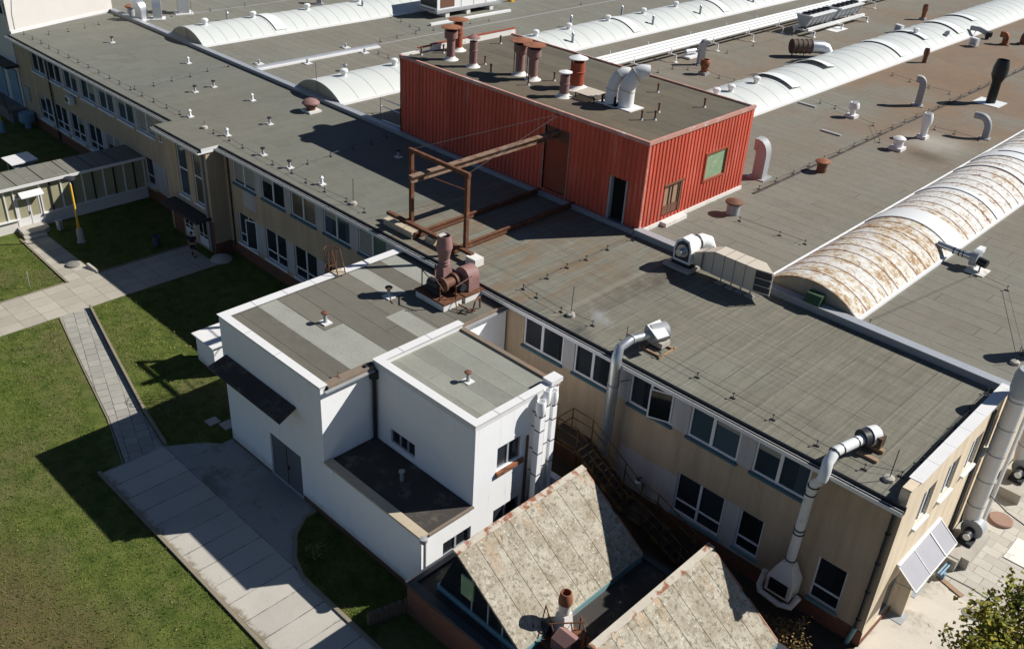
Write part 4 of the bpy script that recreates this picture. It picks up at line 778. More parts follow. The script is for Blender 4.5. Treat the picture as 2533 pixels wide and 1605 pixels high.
capped('slim capped pipe behind the bulbous vent left of the red plant room', -60.9, 45.2, HZ, .14, .6, 'galv', 'galv', .2)
pp = capped('x', 0, 0, HZ, .11, 1.15, 'grey_metal', 'galv', .15, group='slim flues along the skylight behind the plant room'); pr_ = Proto(pp, 'slim flues along the skylight behind the plant room')
for x, y, zz, s in ((-54.9, 65.6, .35, 'on the near flank, closest to the octagonal red stack'), (-60.3, 71.6, 0, 'on the far side behind the second bulbous vent'), (-60.2, 79.3, 0, 'on the far side between the third and fourth bulbous vents'), (-54.9, 77.4, .35, 'on the near flank, next one past the flap'), (-54.9, 85.4, .35, 'on the near flank before the second flap'), (-54.9, 95.5, .35, 'on the near flank cut by the top edge')): pr_.at((x, y, HZ+zz), 'slim grey flue '+s)
k = thing('black_flue', 'tall black flue with a fat tapered head on a bright square base', 'flue', (-24.1, 82.2, HZ)); lpart('base_plate', MB().box(-1.1, 1.0, -1.0, 1.0, 0, .05), 'flap_white', k)
lpart('pipe', MB().lathe([(.38, .04), (.36, 1.7), (.60, 2.3)], n=18), 'black', k); lpart('head', MB().lathe([(.60, 2.28), (.60, 2.9), (.46, 3.5), (.44, 3.5), (.40, 3.2)], n=18), 'black', k)
k = thing('intake_drum', 'large rusty ribbed drum with a shiny angled elbow behind the bright skylight', 'duct', (-40.9, 81.6, HZ)); p0 = Vector((-.75, -1.0, .95)); p1 = Vector((.3, .45, .95)); p2 = Vector((1.0, 1.3, .9)); p3 = Vector((1.6, 1.85, .1))
lpart('drum', MB().tube([p0, p1], .62, 20), 'drum', k); w = MB()
for i in range(5): q = p0+(p1-p0)*(i/4); w.cyl(q, q+(p1-p0).normalized()*.07, .66, 20)
lpart('rib', w, 'brown_metal', k); lpart('elbow', MB().tube([p1, p2, p2+Vector((.25, .25, -.12)), p3], .57, 20), 'galv', k); lpart('leg', MB().bar((-.6, -.9, 0), (-.6, -.8, .5), .05).bar((0, .1, 0), (0, .1, .45), .05).bar((-.9, -.5, 0), (-.6, -.6, .5), .05), 'dark_metal', k)
k = thing('motor_unit', 'shiny motor and U-shaped pipe on a pallet beside the white pipe run', 'machine', (-47.0, 72.4, HZ)); lpart('drum', MB().cyl((-.1, -.5, .55), (.1, .6, .55), .22, 14), 'galv', k); lpart('motor', MB().cyl((.1, .6, .5), (.2, 1.1, .5), .16, 12), 'dark_metal', k); lpart('pallet', MB().box(-.4, .6, -.7, 1.3, .05, .2).box(-.3, -.1, -.6, 1.2, 0, .05).box(.3, .5, -.6, 1.2, 0, .05), 'white_metal', k)
def acbox(label, x, y): 
    k = thing('roof_condenser', label, 'air conditioner', (x, y, HZ), 'white condensers on the hall roof', R(-20)); lpart('casing', MB().box(-.45, .45, -.2, .2, .1, .85), 'white_metal', k); lpart('fan_grille', MB().box(-.3, .3, -.215, -.201, .2, .75), 'grey_metal', k); lpart('foot', MB().box(-.4, -.3, -.25, .25, 0, .1).box(.3, .4, -.25, .25, 0, .1), 'galv', k)
acbox('white box condenser on the near side of the bright skylight, far right', -32.6, 100.3); acbox('white box condenser on the far side of the bright skylight', -39.7, 98.8)
k = thing('exhaust_motor', 'dark motor with a bent pipe lying against the far right skylight edge', 'machine', (-33.6, 104.6, HZ)); lpart('pipe', MB().tube([(-1.2, .3, .75), (-.3, .2, .8), (.5, .3, .55)], .25, 10), 'galv_dull', k); lpart('motor', MB().cyl((.4, .2, .5), (.9, .5, .45), .3, 12), 'dark_metal', k); lpart('foot', MB().bar((-.8, .3, 0), (-.6, .3, .7), .05).bar((.6, .3, 0), (.6, .3, .4), .3), 'dark_metal', k)
for x, y, s in ((-33.2, 68.7, 'near the bright skylight'), (-28.7, 64.1, 'out on open roof below the white pot vent')): solo('felt_batten', MB().box(x-.75, x+.75, y-.13, y+.13, HZ, HZ+.10), 'galv_dull', 'flat felt covered upstand '+s, 'upstand', 'low felt upstands on the hall roof')
for x, y, s in ((-64.3, 44.0, 'near end'), (-66.3, 40.8, 'parapet end'), (-64.2, 49.7, 'far right end'), (-66.4, 49.4, 'far left end')):
    k = thing('roof_outlet', 'small white outlet beside the white roof joint, '+s, 'roof outlet', (x, y, HZ), 'outlets beside the white roof joint'); lpart('plate', MB().box(-.32, .32, -.3, .3, 0, .05), 'white_trim', k); lpart('pipe', MB().lathe([(.1, .05), (.09, .3), (.13, .32), (.02, .38)], n=10), 'galv_dull', k)
# white blower with the beige sheet duct
k = thing('white_blower', 'white centrifugal blower with a bent white pipe on a concrete slab', 'blower', (-23.2, 38.35, RZ)); lpart('slab', MB().box(-.95, .65, -.75, .5, .02, .18), 'concrete', k)
lpart('stand', MB().box(-.70, .48, -.42, .45, .18, .24).box(-.66, .44, -.38, -.30, .24, .36).box(-.66, .44, .33, .41, .24, .36), 'dark_metal', k)
h = MB(); pf = [(-.62, .36), (.40, .36), (.40, 1.15), (.22, 1.62), (-.20, 1.70), (-.55, 1.45), (-.66, 1.0)]; h.hull([(x, -.38, z) for x, z in pf], [(x, .38, z) for x, z in pf]); lpart('housing', h, 'white_metal', k)
h = MB(); pf2 = [(-.52, .50), (.30, .50), (.30, 1.12), (.15, 1.50), (-.16, 1.56), (-.45, 1.36), (-.54, .98)]; h.hull([(x, -.405, z) for x, z in pf2], [(x, -.381, z) for x, z in pf2]); lpart('face_plate', h, 'gutter', k); lpart('motor', MB().cyl((-.1, -.75, 1.0), (-.1, -.40, 1.0), .19, 14).cyl((-.1, -.41, 1.0), (-.1, -.405, 1.0), .34, 14), 'galv', k)
lpart('pipe', MB().tube([(-.1, .38, 1.05), (-.05, .8, 1.15), (0, 1.15, 1.18), (.1, 1.55, 1.0), (.15, 1.75, .6), (.15, 1.78, .1)], .36, 16), 'flap_white', k); lpart('clamp', MB().cyl((-.05, .78, 1.15), (-.03, .86, 1.155), .385, 16), 'dark_metal', k)
k = thing('beige_duct', 'long beige sheet metal duct with a flaring end and louvres', 'duct', (-21, 38.4, RZ)); b = MB()
xs = [-22.72, -22.1, -21.45]; hw = [.28, .38, .48]; zt = [8.55, 8.85, 9.12]; zb_ = [7.95, 7.9, 7.88]
def sec(x, a, t, q): return [(x, 38.42-a, q), (x, 38.42+a, q), (x, 38.42+a, t), (x, 38.42-a, t)]
for i in range(2): b.hull(sec(xs[i], hw[i], zt[i], zb_[i]), sec(xs[i+1], hw[i+1], zt[i+1], zb_[i+1]))
b.box(-21.449, -19.1, 37.94, 38.90, 7.88, 9.12); wpart('casing', b, 'beige', k); b = MB(); b.hull([(-19.098, 37.94, 7.9), (-19.098, 38.9, 7.9), (-19.098, 38.9, 9.12), (-19.098, 37.94, 9.12)], [(-18.2, 38.2, 8.0), (-18.6, 38.6, 8.0), (-18.6, 38.6, 9.10), (-18.2, 38.2, 9.10)])
b = MB(); b.prism([(-19.098, 37.95), (-18.25, 38.12), (-19.098, 38.89)], 9.06, 9.12); b.prism([(-19.098, 37.97), (-18.3, 38.13), (-19.098, 38.86)], 7.9, 7.96); wpart('hood_plate', b, 'beige', k)
b = MB(); b.prism([(-19.09, 38.0), (-18.32, 38.15), (-19.09, 38.84)], 7.965, 9.055); wpart('louvre', b, 'gutter', k); b = MB()
for z in (8.3, 8.68): b.bar((-19.08, 37.96, z), (-18.27, 38.12, z), .03)
b.bar((-18.26, 38.12, 7.9), (-18.26, 38.12, 9.1), .04); wpart('louvre_bar', b, 'beige', k); b = MB()
for x in (-22.1, -21.45, -20.85, -20.25, -19.65): b.box(x-.012, x+.012, 37.925, 38.92, 7.95 if x > -22 else 7.93, 9.135 if x > -21.6 else 8.9)
wpart('seam', b, 'concrete_dark', k); b = MB()
for x in (-21.0, -20.4, -19.85, -19.3): b.bar((x, 38.2, 7.5), (x, 38.2, 7.88), .05); b.box(x-.22, x+.22, 38.0, 38.35, 7.452, 7.5)
wpart('foot', b, 'galv_dull', k)
# galvanised fan and duct going down the facade
k = thing('galvanised_duct', 'shiny galvanised duct running from a roof fan down the office wall', 'duct', (-19.9, 29.5, RZ)); wpart('duct', MB().tube([(-19.55, 31.0, 8.1), (-19.98, 29.6, 8.12), (-20.02, 28.85, 8.0), (-19.95, 28.6, 7.6), (-19.9, 28.55, 7.2), (-19.95, 28.55, 2.4)], [.20, .20, .21, .24, .25, .26], 18), 'galv', k); b = MB()
for p, q in (((-19.98, 29.6, 8.12), (-19.98, 29.54, 8.12)), ((-19.91, 28.55, 6.3), (-19.91, 28.55, 6.24)), ((-19.93, 28.55, 4.6), (-19.93, 28.55, 4.54))): b.cyl(p, q, .28 if p[2] < 8 else .225, 16)
b.bar((-19.8, 28.6, 6.4), (-19.5, 29.2, 6.4), .05); wpart('clamp', b, 'galv_dull', k)
k = thing('roof_blower', 'grey snail blower with a flat sheet cover on a timber base', 'blower', (-19.4, 31.0, RZ)); wpart('housing', MB().cyl((-19.75, 30.55, 8.12), (-19.45, 31.35, 8.12), .42, 18), 'galv_dull', k); b = MB(); b.hull([(-19.9, 30.5, 8.5), (-19.0, 30.1, 8.35), (-18.85, 30.75, 8.35), (-19.8, 31.3, 8.52)], [(-19.9, 30.5, 8.53), (-19.0, 30.1, 8.38), (-18.85, 30.75, 8.38), (-19.8, 31.3, 8.55)]); wpart('cover', b, 'white_metal', k)
wpart('foot', MB().box(-19.7, -19.1, 30.7, 31.3, 7.55, 7.8), 'concrete', k); b = MB()
for y in (30.25, 31.2): b.bar((-20.0, y, 7.5), (-18.75, y+.0, 7.5), .09)
for x in (-19.85, -18.8): b.bar((x, 30.1, 7.5), (x, 31.4, 7.5), .09)
wpart('timber_base', b, 'plywood', k)
# white duct at the right end of the facade
k = thing('white_duct', 'white ringed duct from the roof edge down to a hood by the corner window', 'duct', (-10.2, 29.2, RZ)); P = [(-9.75, 30.75, 8.0), (-9.95, 29.8, 8.0), (-10.08, 29.3, 8.0), (-10.05, 28.75, 7.8), (-9.98, 28.55, 7.45), (-10.0, 28.5, 7.1), (-10.22, 28.5, 6.8), (-10.28, 28.5, 6.2), (-10.33, 28.5, 2.75)]
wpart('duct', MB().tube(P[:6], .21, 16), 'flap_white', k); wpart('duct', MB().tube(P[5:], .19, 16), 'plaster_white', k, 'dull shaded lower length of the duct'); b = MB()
for p, d in ((( -9.82, 30.4, 8.0), (-.1, -.6, 0)), ((-10.0, 29.6, 8.0), (-.2, -1, 0)), ((-10.07, 29.2, 7.98), (0, -1, -.2)), ((-10.24, 28.5, 6.7), (0, 0, -1)), ((-10.28, 28.5, 6.3), (0, 0, -1)), ((-10.31, 28.5, 4.5), (0, 0, -1)), ((-10.31, 28.5, 4.3), (0, 0, -1)), ((-10.33, 28.5, 2.9), (0, 0, -1))): p = Vector(p); b.cyl(p, p+Vector(d).normalized()*.05, .225, 14)
wpart('ring', b, 'dark_metal', k); b = MB(); b.hull([(-10.95, 28.15, 1.85), (-9.85, 28.15, 1.85), (-9.85, 29.0, 1.85), (-10.95, 29.0, 1.85)], [(-10.55, 28.3, 2.75), (-10.12, 28.3, 2.75), (-10.12, 28.7, 2.75), (-10.55, 28.7, 2.75)]); b.box(-10.95, -9.85, 28.15, 29.0, 1.05, 1.845); wpart('hood', b, 'plaster_white', k)
wpart('hood_opening', MB().box(-10.8, -10.0, 28.1, 28.148, 1.2, 1.8), 'void', k); wpart('tray', MB().tube([(-11.2, 28.5, 1.6), (-11.25, 28.35, .9), (-11.1, 28.2, .75), (-10.2, 28.15, .7), (-9.75, 28.25, .8), (-9.6, 28.5, 1.3)], .13, 10), 'plaster_white', k)
k = thing('duct_fan', 'small drum fan with a white casing at the end of the white ringed duct', 'blower', (-9.6, 31.1, RZ)); wpart('drum', MB().cyl((-9.8, 30.75, 8.0), (-9.55, 31.3, 8.0), .36, 18), 'dark_metal', k); wpart('cover', MB().cyl((-9.66, 31.06, 8.02), (-9.50, 31.42, 8.02), .39, 18), 'white_metal', k); wpart('motor', MB().box(-9.5, -9.1, 31.0, 31.4, 7.75, 8.2), 'rail_yellow', k); wpart('foot', MB().box(-9.75, -8.9, 30.5, 30.7, 7.452, 7.56).box(-9.9, -9.0, 31.2, 31.4, 7.452, 7.6), 'plywood', k)
k = thing('skylight_fan', 'snail fan with a ribbed pipe plugged into the peeling skylight', 'blower', (-13.2, 50.2, HZ)); wpart('pipe', MB().tube([(-15.1, 50.25, 8.15), (-13.6, 50.2, 8.1), (-13.2, 50.2, 8.1)], [.17, .17, .21], 14), 'galv', k); b = MB()
for x in (-14.2, -13.9, -13.7): b.cyl((x, 50.22, 8.1), (x+.05, 50.22, 8.1), .20, 14)
wpart('ring', b, 'dark_metal', k); wpart('housing', MB().cyl((-13.2, 50.2, 8.1), (-12.85, 50.2, 8.1), .45, 18), 'grey_metal', k); wpart('outlet', MB().box(-13.18, -12.87, 50.3, 50.95, 8.3, 8.56), 'white_metal', k); wpart('motor', MB().cyl((-12.85, 50.15, 8.05), (-12.35, 50.1, 8.0), .24, 14), 'black', k); wpart('stand', MB().bar((-13.0, 49.9, 7.5), (-13.0, 49.9, 8.0), .06).bar((-12.5, 49.6, 7.5), (-12.7, 50.3, 7.9), .08).bar((-14.9, 50.4, 7.5), (-14.9, 50.3, 8.1), .07).box(-13.2, -12.2, 49.5, 50.6, 7.502, 7.56), 'plaster_white', k)
k = thing('metal_railing', 'short grey guard rail beside the left end of the red plant room', 'railing', (-50, 41, HZ)); b = MB()
b.tube([(-51.3, 41.0, HZ), (-51.3, 41.0, HZ+1.1), (-47.5, 41.0, HZ+1.1)], .045, 8).cyl((-51.3, 41, HZ+.55), (-47.5, 41, HZ+.55), .035, 8).tube([(-49.6, 39.8, HZ+.2), (-47.5, 39.8, HZ+.25)], .05, 8); wpart('rail', b, 'galv', k)
# rusty lifting gantry on the office roof
k = thing('steel_gantry', 'rusty steel gantry frame with a long beam running into the red plant room', 'gantry', (-33.5, 31, RZ)); GX0, GX1, GY, GT = -35.66, -31.43, 30.48, 11.85
for x in (GX0, GX1): w = MB().duct([(x, GY, RZ+.35), (x, GY, GT-.0)], .20, .20); wpart('post', w, 'steel_rust', k)
wpart('cross_beam', MB().duct([(GX0-.15, GY, GT), (GX1+.15, GY, GT)], .18, .2), 'steel_rust', k); w = MB()
w.duct([(-34.0, 29.0, 11.3), (-33.55, 39.5, 11.55)], .34, .05); w.duct([(-34.0, 29.0, 10.98), (-33.55, 39.5, 11.22)], .20, .05); w.duct([(-34.0, 29.0, 11.14), (-33.55, 39.5, 11.38)], .05, .32); wpart('runway_beam', w, 'beam_light', k)
w = MB().bar((GX0, GY, 11.0), (GX0+.05, GY-.02, 11.7), .07).bar((GX0, GY, 10.75), (GX1, GY, 11.0), .05); wpart('brace', w, 'steel_rust', k)
for a in (GX0, GX1): wpart('tie_rod', MB().cyl((a, GY, GT+.05), (-33.5, 39.5, 12.55), .013, 6), 'dark_metal', k)
w = MB()
for x in (-34.5, -31.9): w.duct([(x, 29.7, RZ+.33), (x, 39.6, RZ+.33)], .16, .05).duct([(x, 29.7, RZ+.10), (x, 39.6, RZ+.10)], .16, .05).duct([(x, 29.7, RZ+.215), (x, 39.6, RZ+.215)], .04, .19)
wpart('floor_beam', w, 'steel_rust', k); w = MB().duct([(-37.3, 30.2, RZ+.42), (-30.6, 30.2, RZ+.42)], .22, .16); wpart('edge_beam', w, 'steel_rust', k)
w = MB(); w.box(-36.9, -34.55, 29.55, 29.95, RZ+.03, RZ+.38); w.box(-33.9, -33.3, 29.9, 30.5, RZ+.0, RZ+.33); wpart('bearing', w, 'cream_trim', k); wpart('bearing', MB().box(-30.75, -30.05, 29.85, 30.45, RZ+.002, RZ+.42), 'plaster_white', k, 'white painted block under the beam end')
# lightning protection: wires on small holders, and standing rods
hm = MB().bar((-.11, 0, .02), (.11, 0, .02), .09, .04).bar((0, 0, .03), (0, 0, .25), .022).box(-.035, .035, -.035, .035, .24, .275); hm2 = MB().lathe([(.10, 0), (.09, .05), (.03, .06), (.03, .20)], n=8)
def conductor(label, pts, z, step=None, mat='brown_metal', white=False):
    k = thing('lightning_conductor', label, 'lightning conductor', (*pts[0], z), 'lightning conductors on the roofs'); P_ = []
    if step:
        for (x0, y0), (x1, y1) in zip(pts, pts[1:]):
            n = max(1, round(math.hypot(x1-x0, y1-y0)/step)); P_ += [(x0+(x1-x0)*i/n, y0+(y1-y0)*i/n) for i in range(n)]
        P_.append(pts[-1])
    else: P_ = pts
    mat = 'dark_metal'; wpart('wire', MB().tube([(x, y, z+.21+.02*math.sin(i*2.3)) for i, (x, y) in enumerate(P_)], .010, 5), 'dark_metal', k); me = None
    for x, y in P_[:99]:
        if me is None: h = lpart('holder', hm, mat, k); me = h
        else: h = me.copy(); COL.objects.link(h)
        h.location = (x-pts[0][0]+random.uniform(-.05, .05), y-pts[0][1]+random.uniform(-.05, .05), 0); h.rotation_euler = (0, 0, random.uniform(-.3, .3))
conductor('wire on tiny posts along the left office eave, up to the stair bay', [(-84.5, 29.9), (-59.2, 29.95)], RZ, 1.7); conductor('wire on tiny posts along the office eave between stair bay and gantry', [(-54.6, 29.87), (-52.9, 29.94), (-51.2, 29.81), (-47.7, 29.77), (-44.2, 29.66), (-42.4, 29.72), (-40.5, 29.79), (-38.8, 29.76)], RZ)
conductor('wire crossing the plain office roof left of the brown mushroom fan', [(-65.86, 30.15), (-65.86, 31.63), (-66.19, 33.29), (-66.38, 34.91), (-66.87, 36.64), (-67.11, 38.53)], RZ); conductor('wire running into the shadow of the red plant room', [(-45.89, 29.9), (-46.51, 31.49), (-46.76, 33.33), (-46.93, 35.18), (-46.92, 36.69), (-47.38, 38.31)], RZ)
conductor('wire along the foot of the white tower', [(-83.52, 31.52), (-83.55, 33.21), (-83.92, 34.87), (-84.34, 36.34), (-84.74, 38.27)], RZ); conductor('wire from the plant room corner straight to the office eave', [(-26.95, 38.59), (-27.05, 36.7), (-27.02, 34.92), (-27.05, 33.39), (-26.95, 31.83), (-26.94, 30.13), (-25.96, 29.99), (-24.26, 29.88), (-22.49, 30.1)], RZ)
conductor('wire along the right office eave and up beside the end parapet', [(-20.68, 30.4), (-18.85, 30.25), (-16.85, 30.16), (-15.0, 30.05), (-13.1, 30.0), (-11.02, 29.81), (-9.1, 29.8), (-7.95, 30.5), (-7.75, 31.91), (-7.75, 33.52), (-7.8, 35.09), (-7.8, 36.65), (-7.8, 38.6)], RZ)
conductor('wire along the dark roof joint between the two right skylights', [(-26.35, 50.5), (-26.3, 100)], HZ, 2.05); conductor('wire from the bright skylight to the joint below the pot vent', [(-32.8, 69.99), (-31.41, 69.7), (-27.57, 68.26), (-25.49, 65.11)], HZ); conductor('wire behind the rust streaked bent duct', [(-32.91, 82.86), (-30.99, 82.31), (-29.11, 81.82), (-27.32, 81.64)], HZ)
conductor('wire beside the bluish bent pipe', [(-24.17, 71.43), (-22.82, 71.59), (-21.07, 71.65)], HZ); conductor('wire left of the peeling skylight', [(-24.5, 45.4), (-21.98, 45.53), (-20.46, 45.68)], HZ); conductor('wire right of the peeling skylight', [(-14.0, 40.2), (-12.51, 49.37), (-10.84, 49.06), (-7.95, 43.01)], HZ)
conductor('wire before the air handler', [(-72.54, 59.46), (-70.76, 59.13), (-68.87, 58.57), (-67.32, 58.54), (-66.52, 57.42), (-66.32, 55.0), (-66.2, 53.0)], HZ); conductor('wire along the joint past the white upstand', [(-66.63, 59.6), (-66.51, 64.22), (-66.35, 66.54), (-66.2, 80), (-66.2, 100)], HZ); conductor('wire between the white roof joint and the red plant room', [(-63.28, 50.37), (-61.73, 50.33)], HZ)
conductor('wire across the hall roof behind the shiny bent ducts', [(-82.67, 39.9), (-83.49, 42.72), (-83.64, 46.65), (-83.9, 50.65), (-84, 60)], HZ); conductor('wire from the plant room to the bright skylight, past the rusty drum fan', [(-45.73, 66.04), (-45.62, 68.03), (-44.72, 68.95), (-43.02, 69.56), (-41.61, 69.06), (-40.22, 69.3)], HZ); conductor('wire parallel to the pipe run beyond the grey hooded duct', [(-45.75, 76.56), (-45.72, 80.98), (-45.7, 88)], HZ)
def rod(label, x, y, z, h=1.55, block=True, mat='dark_metal'):
    k = thing('lightning_rod', label, 'lightning rod', (x, y, z), 'standing lightning rods')
    if block: lpart('block', MB().lathe([(.22, 0), (.20, .13), (.10, .17)], n=12), 'concrete', k)
    lpart('rod', MB().cyl((0, 0, .05), (.02, .02, h), .018, 6), mat, k)
rod('thin rod on a block near the eave above the third curtained window', -40.06, 29.95, RZ); rod('thin rod on a pale block above the right wing windows', -23.78, 29.98, RZ); rod('thin rod in the front right corner by the white coping', -8.15, 29.95, RZ, 1.4); rod('short rod on a dark block near the right frame edge', -7.9, 42.0, HZ, .9); rod('yellow banded rod before the skylight end left of the plant room', -57.1, 39.75, HZ, 2.45, False, 'rail_yellow'); rod('stout rod by the shiny tall square duct', -83.3, 44.6, HZ, 1.15, False, 'brown_metal'); rod('rusty little rod where the stair bay meets the roof', -55.86, 29.9, RZ, .5, True, 'brown_metal'); rod('rod leaning at the eave beside the galvanised duct', -20.4, 29.75, RZ, 1.1, False, 'steel_rust')
# ================================================================ WHITE ANNEX
annex = thing('white_annex', 'white rendered stepped annex with three flat roofs in front of the office', 'building', (-28, 23, 0))
AX0, AX1, AXR, AY0, AYB = -34.7, -27.0, -20.75, 18.2, 29.05
w = MB(); wall(w, 'y', AY0, AX0, AX1, 0, 6.95, [(-31.25, -28.8, .06, 2.45)]); wall(w, 'y', AY0, AX1, AXR, 0, 3.2)
w.add([(AX0, AYB, 0), (AX0, AY0, 0), (AX0, AY0, 6.95), (AX0, AYB, 6.95), (AX1, AY0, 3.2), (AX1, 21.0, 3.2), (AX1, 21.0, 6.95), (AX1, AY0, 6.95), (AX1, 25.85, 0), (AX1, AYB, 0), (AX1, AYB, 6.95), (AX1, 25.85, 6.95)], [(0, 1, 2, 3), (4, 5, 6, 7), (8, 9, 10, 11)])
wall(w, 'y', 21.0, AX1, AXR, 3.2, 7.0, [(-25.95, -24.35, 3.5, 4.25)])
wr = [(19.4, 20.95, 1.35, 2.2), (22.25, 23.9, 1.3, 2.2), (22.3, 23.75, 4.3, 5.5)]
wall(w, 'x', AXR, AY0, 21.0, 0, 3.2, wr[:1], sgn=1); wall(w, 'x', AXR, 21.0, 25.85, 0, 7.0, wr[1:], sgn=1); w.add([(AXR, 25.85, 0), (AX1, 25.85, 0), (AX1, 25.85, 7.0), (AXR, 25.85, 7.0)], [(0, 1, 2, 3)])
wpart('wall', w, 'white_wall', annex)
wpart('plinth', MB().box(AX0-.02, -31.3, AY0-.02, AY0-.002, 0, .12).box(-28.75, AXR+.02, AY0-.02, AY0-.002, 0, .30), 'brown_metal', annex)
wpart('roof', MB().box(AX0+.30, AX1, AY0+.25, AYB, 6.75, 7.0), 'felt_annex', annex); wpart('roof', MB().box(AX1+.28, AXR-.02, 21.28, 25.6, 6.8, 7.02), 'felt_annex_small', annex); wpart('roof', MB().box(AX1+.02, AXR-.02, AY0+.38, 20.98, 3.0, 3.22), 'felt_dark', annex, 'black felt of the low roof')
c = MB()
c.box(AX0-.06, AX0+.42, AY0-.06, 24.55, 7.10, 7.14); c.box(AX0-.06, AX0+.42, 24.9, AYB+.0, 7.10, 7.14); c.box(AX0+.0, AX0+.34, AY0, AYB, 6.952, 7.098); c.box(AX0+.421, AX1+.05, AY0-.06, AY0+.34, 7.10, 7.14); c.box(AX0+.341, AX1, AY0, AY0+.28, 6.952, 7.098)
c.box(AX1-.05, AX1+.36, 20.93, 25.9, 7.28, 7.32); c.box(AX1, AX1+.30, 20.98, 25.86, 6.9, 7.278); c.box(AX1+.361, AXR+.06, 20.93, 21.33, 7.28, 7.32); c.box(AX1+.301, AXR, 20.98, 21.28, 7.002, 7.278); c.box(AXR-.30, AXR+.06, 21.331, 25.2, 7.28, 7.32); c.box(AXR-.26, AXR, 21.281, 25.2, 7.002, 7.278); c.box(AXR-.38, AXR+.14, 25.2, 25.9, 7.28, 7.50); c.box(AXR-.35, AXR, 25.22, 25.86, 7.002, 7.278)
wpart('coping', c, 'white_trim', annex)
c = MB()
for y in (19.9, 21.6, 23.2, 26.5): c.box(AX0-.065, AX0+.425, y, y+.03, 7.101, 7.146)
for y in (22.3, 23.9): c.box(AX1-.055, AX1+.365, y, y+.03, 7.281, 7.326)
for y in (22.2, 23.6): c.box(AXR-.305, AXR+.065, y, y+.03, 7.281, 7.326)
for x in (-32.5, -30.2): c.box(x, x+.03, AY0-.065, AY0+.345, 7.101, 7.146)
wpart('coping_joint', c, 'grey_metal', annex)
c = MB(); c.box(AX1+.003, AX1+.12, AY0+.34, 20.9, 6.90, 7.06, 0); c.box(AX1-.35, AX1+.0, AY0+.35, 20.9, 7.002, 7.03, 0); c.box(AX1+.12, AX1+.26, AY0+.1, 20.85, 6.86, 6.92, 1); c.box(AX1+.003, AX1+.12, 25.95, 29.0, 6.9, 7.05, 0); c.box(AX1+.12, AX1+.26, 25.95, 29.0, 6.86, 6.92, 1); wpart('eave_edge', c, ['dirty_edge', 'galv_dull'], annex)
c = MB(); c.box(AX1, AXR+.03, 25.72, 25.95, 7.03, 7.09, 0); wpart('eave_edge', c, 'dirty_edge', annex)
c = MB(); c.box(AX1+.01, AXR+.03, AY0-.05, AY0+.38, 3.205, 3.30, 0); c.box(AXR-.02, AXR+.10, AY0+.381, 21.0, 3.17, 3.25, 1); wpart('eave_edge', c, ['cream_trim', 'dirty_edge'], annex, 'buff edging of the low roof')
wpart('gutter_outlet', MB().box(AX1-.2, AX1+.0, 20.55, 20.98, 7.031, 7.1), 'dark_metal', annex)
d = MB().tube([(-26.85, 20.86, 6.9), (-26.85, 20.86, 3.3)], .09, 8); d.box(-27.0+.003, -26.7, 20.7, 20.99, 6.45, 6.85); wpart('downpipe', d, 'dark_metal', annex)
d = MB().tube([(AXR+.12, AY0+.12, 3.1), (AXR+.12, AY0+.12, .6)], .06, 8); d.lathe([(.08, 0), (.16, .12), (.16, .28), (.1, .3)], (AXR+.12, AY0+.05, 3.02), 10); wpart('downpipe', d, 'galv_dull', annex)
d = MB().box(-31.2, -28.85, AY0+.06, AY0+.10, .07, 2.43); D = wpart('door', d, 'grey_door', annex); d = MB().box(-30.04, -30.01, AY0+.045, AY0+.065, .07, 2.43).box(-29.92, -29.88, AY0+.0, AY0+.06, 1.05, 1.25); build('handle', d, 'dark_metal', D, ORG[annex])
c = MB(); c.hull([(-34.4, AY0-.02, 5.05), (-28.85, AY0-.02, 5.05), (-28.85, AY0-.02, 5.13), (-34.4, AY0-.02, 5.13)], [(-34.5, AY0-.95, 4.72), (-28.75, AY0-.95, 4.72), (-28.75, AY0-.95, 4.80), (-34.5, AY0-.95, 4.80)]); wpart('canopy', c, 'felt_dark', annex)
window(annex, 'y', 21.0, -25.95, -24.35, 3.5, 4.25, mull=(.36, .68), frame='grey_metal', sill=None, fw=.05)
window(annex, 'x', AXR, *wr[0], sgn=1, frame='grey_metal', sill=None, fw=.06, depth=.18); window(annex, 'x', AXR, *wr[1], sgn=1, frame='grey_metal', sill=None, fw=.06, depth=.18); window(annex, 'x', AXR, *wr[2], sgn=1, frame='grey_metal', sill=('rust', .12, .22), fw=.06, depth=.18)
# flues on the sunny annex wall
def flue(label, y, x, top, bot, r=.13):
    k = thing('wall_flue', label, 'flue', (x, y, bot), 'white flues on the annex wall'); h = top-bot
    lpart('pipe', MB().box(-r, r, -r*.9, r*.9, 0, h-.75), 'white_wall', k); lpart('cowl', MB().lathe([(r, h-.75), (r*1.45, h-.45), (r*1.45, h-.25), (r*1.2, h), (r*1.05, h), (r*.9, h-.2)], n=14), 'white_wall', k); b = MB()
    for z in (h*.28, h*.5, h*.72, h*.86): b.box(-r*1.08, r*1.08, -r*1.0, r*1.0, z, z+.05); b.bar((0, 0, z+.02), (AXR-x-.01, 0, z+.02), .035)
    lpart('clamp', b, 'dark_metal', k)
flue('white flue nearest the annex window', 24.28, -20.32, 7.15, 1.9, .15); flue('white flue in the middle of the three on the annex wall', 24.72, -20.42, 7.45, 2.1, .12); flue('white flue nearest the back corner of the annex', 25.15, -20.42, 7.25, 2.2, .14)
wpart('pipe_shadow_strip', MB().box(AXR+.003, AXR+.08, 24.0, 24.1, 1.0, 5.3), 'brown_metal', annex)  # one strip for the brown pipe and the painted shadow beside the flues
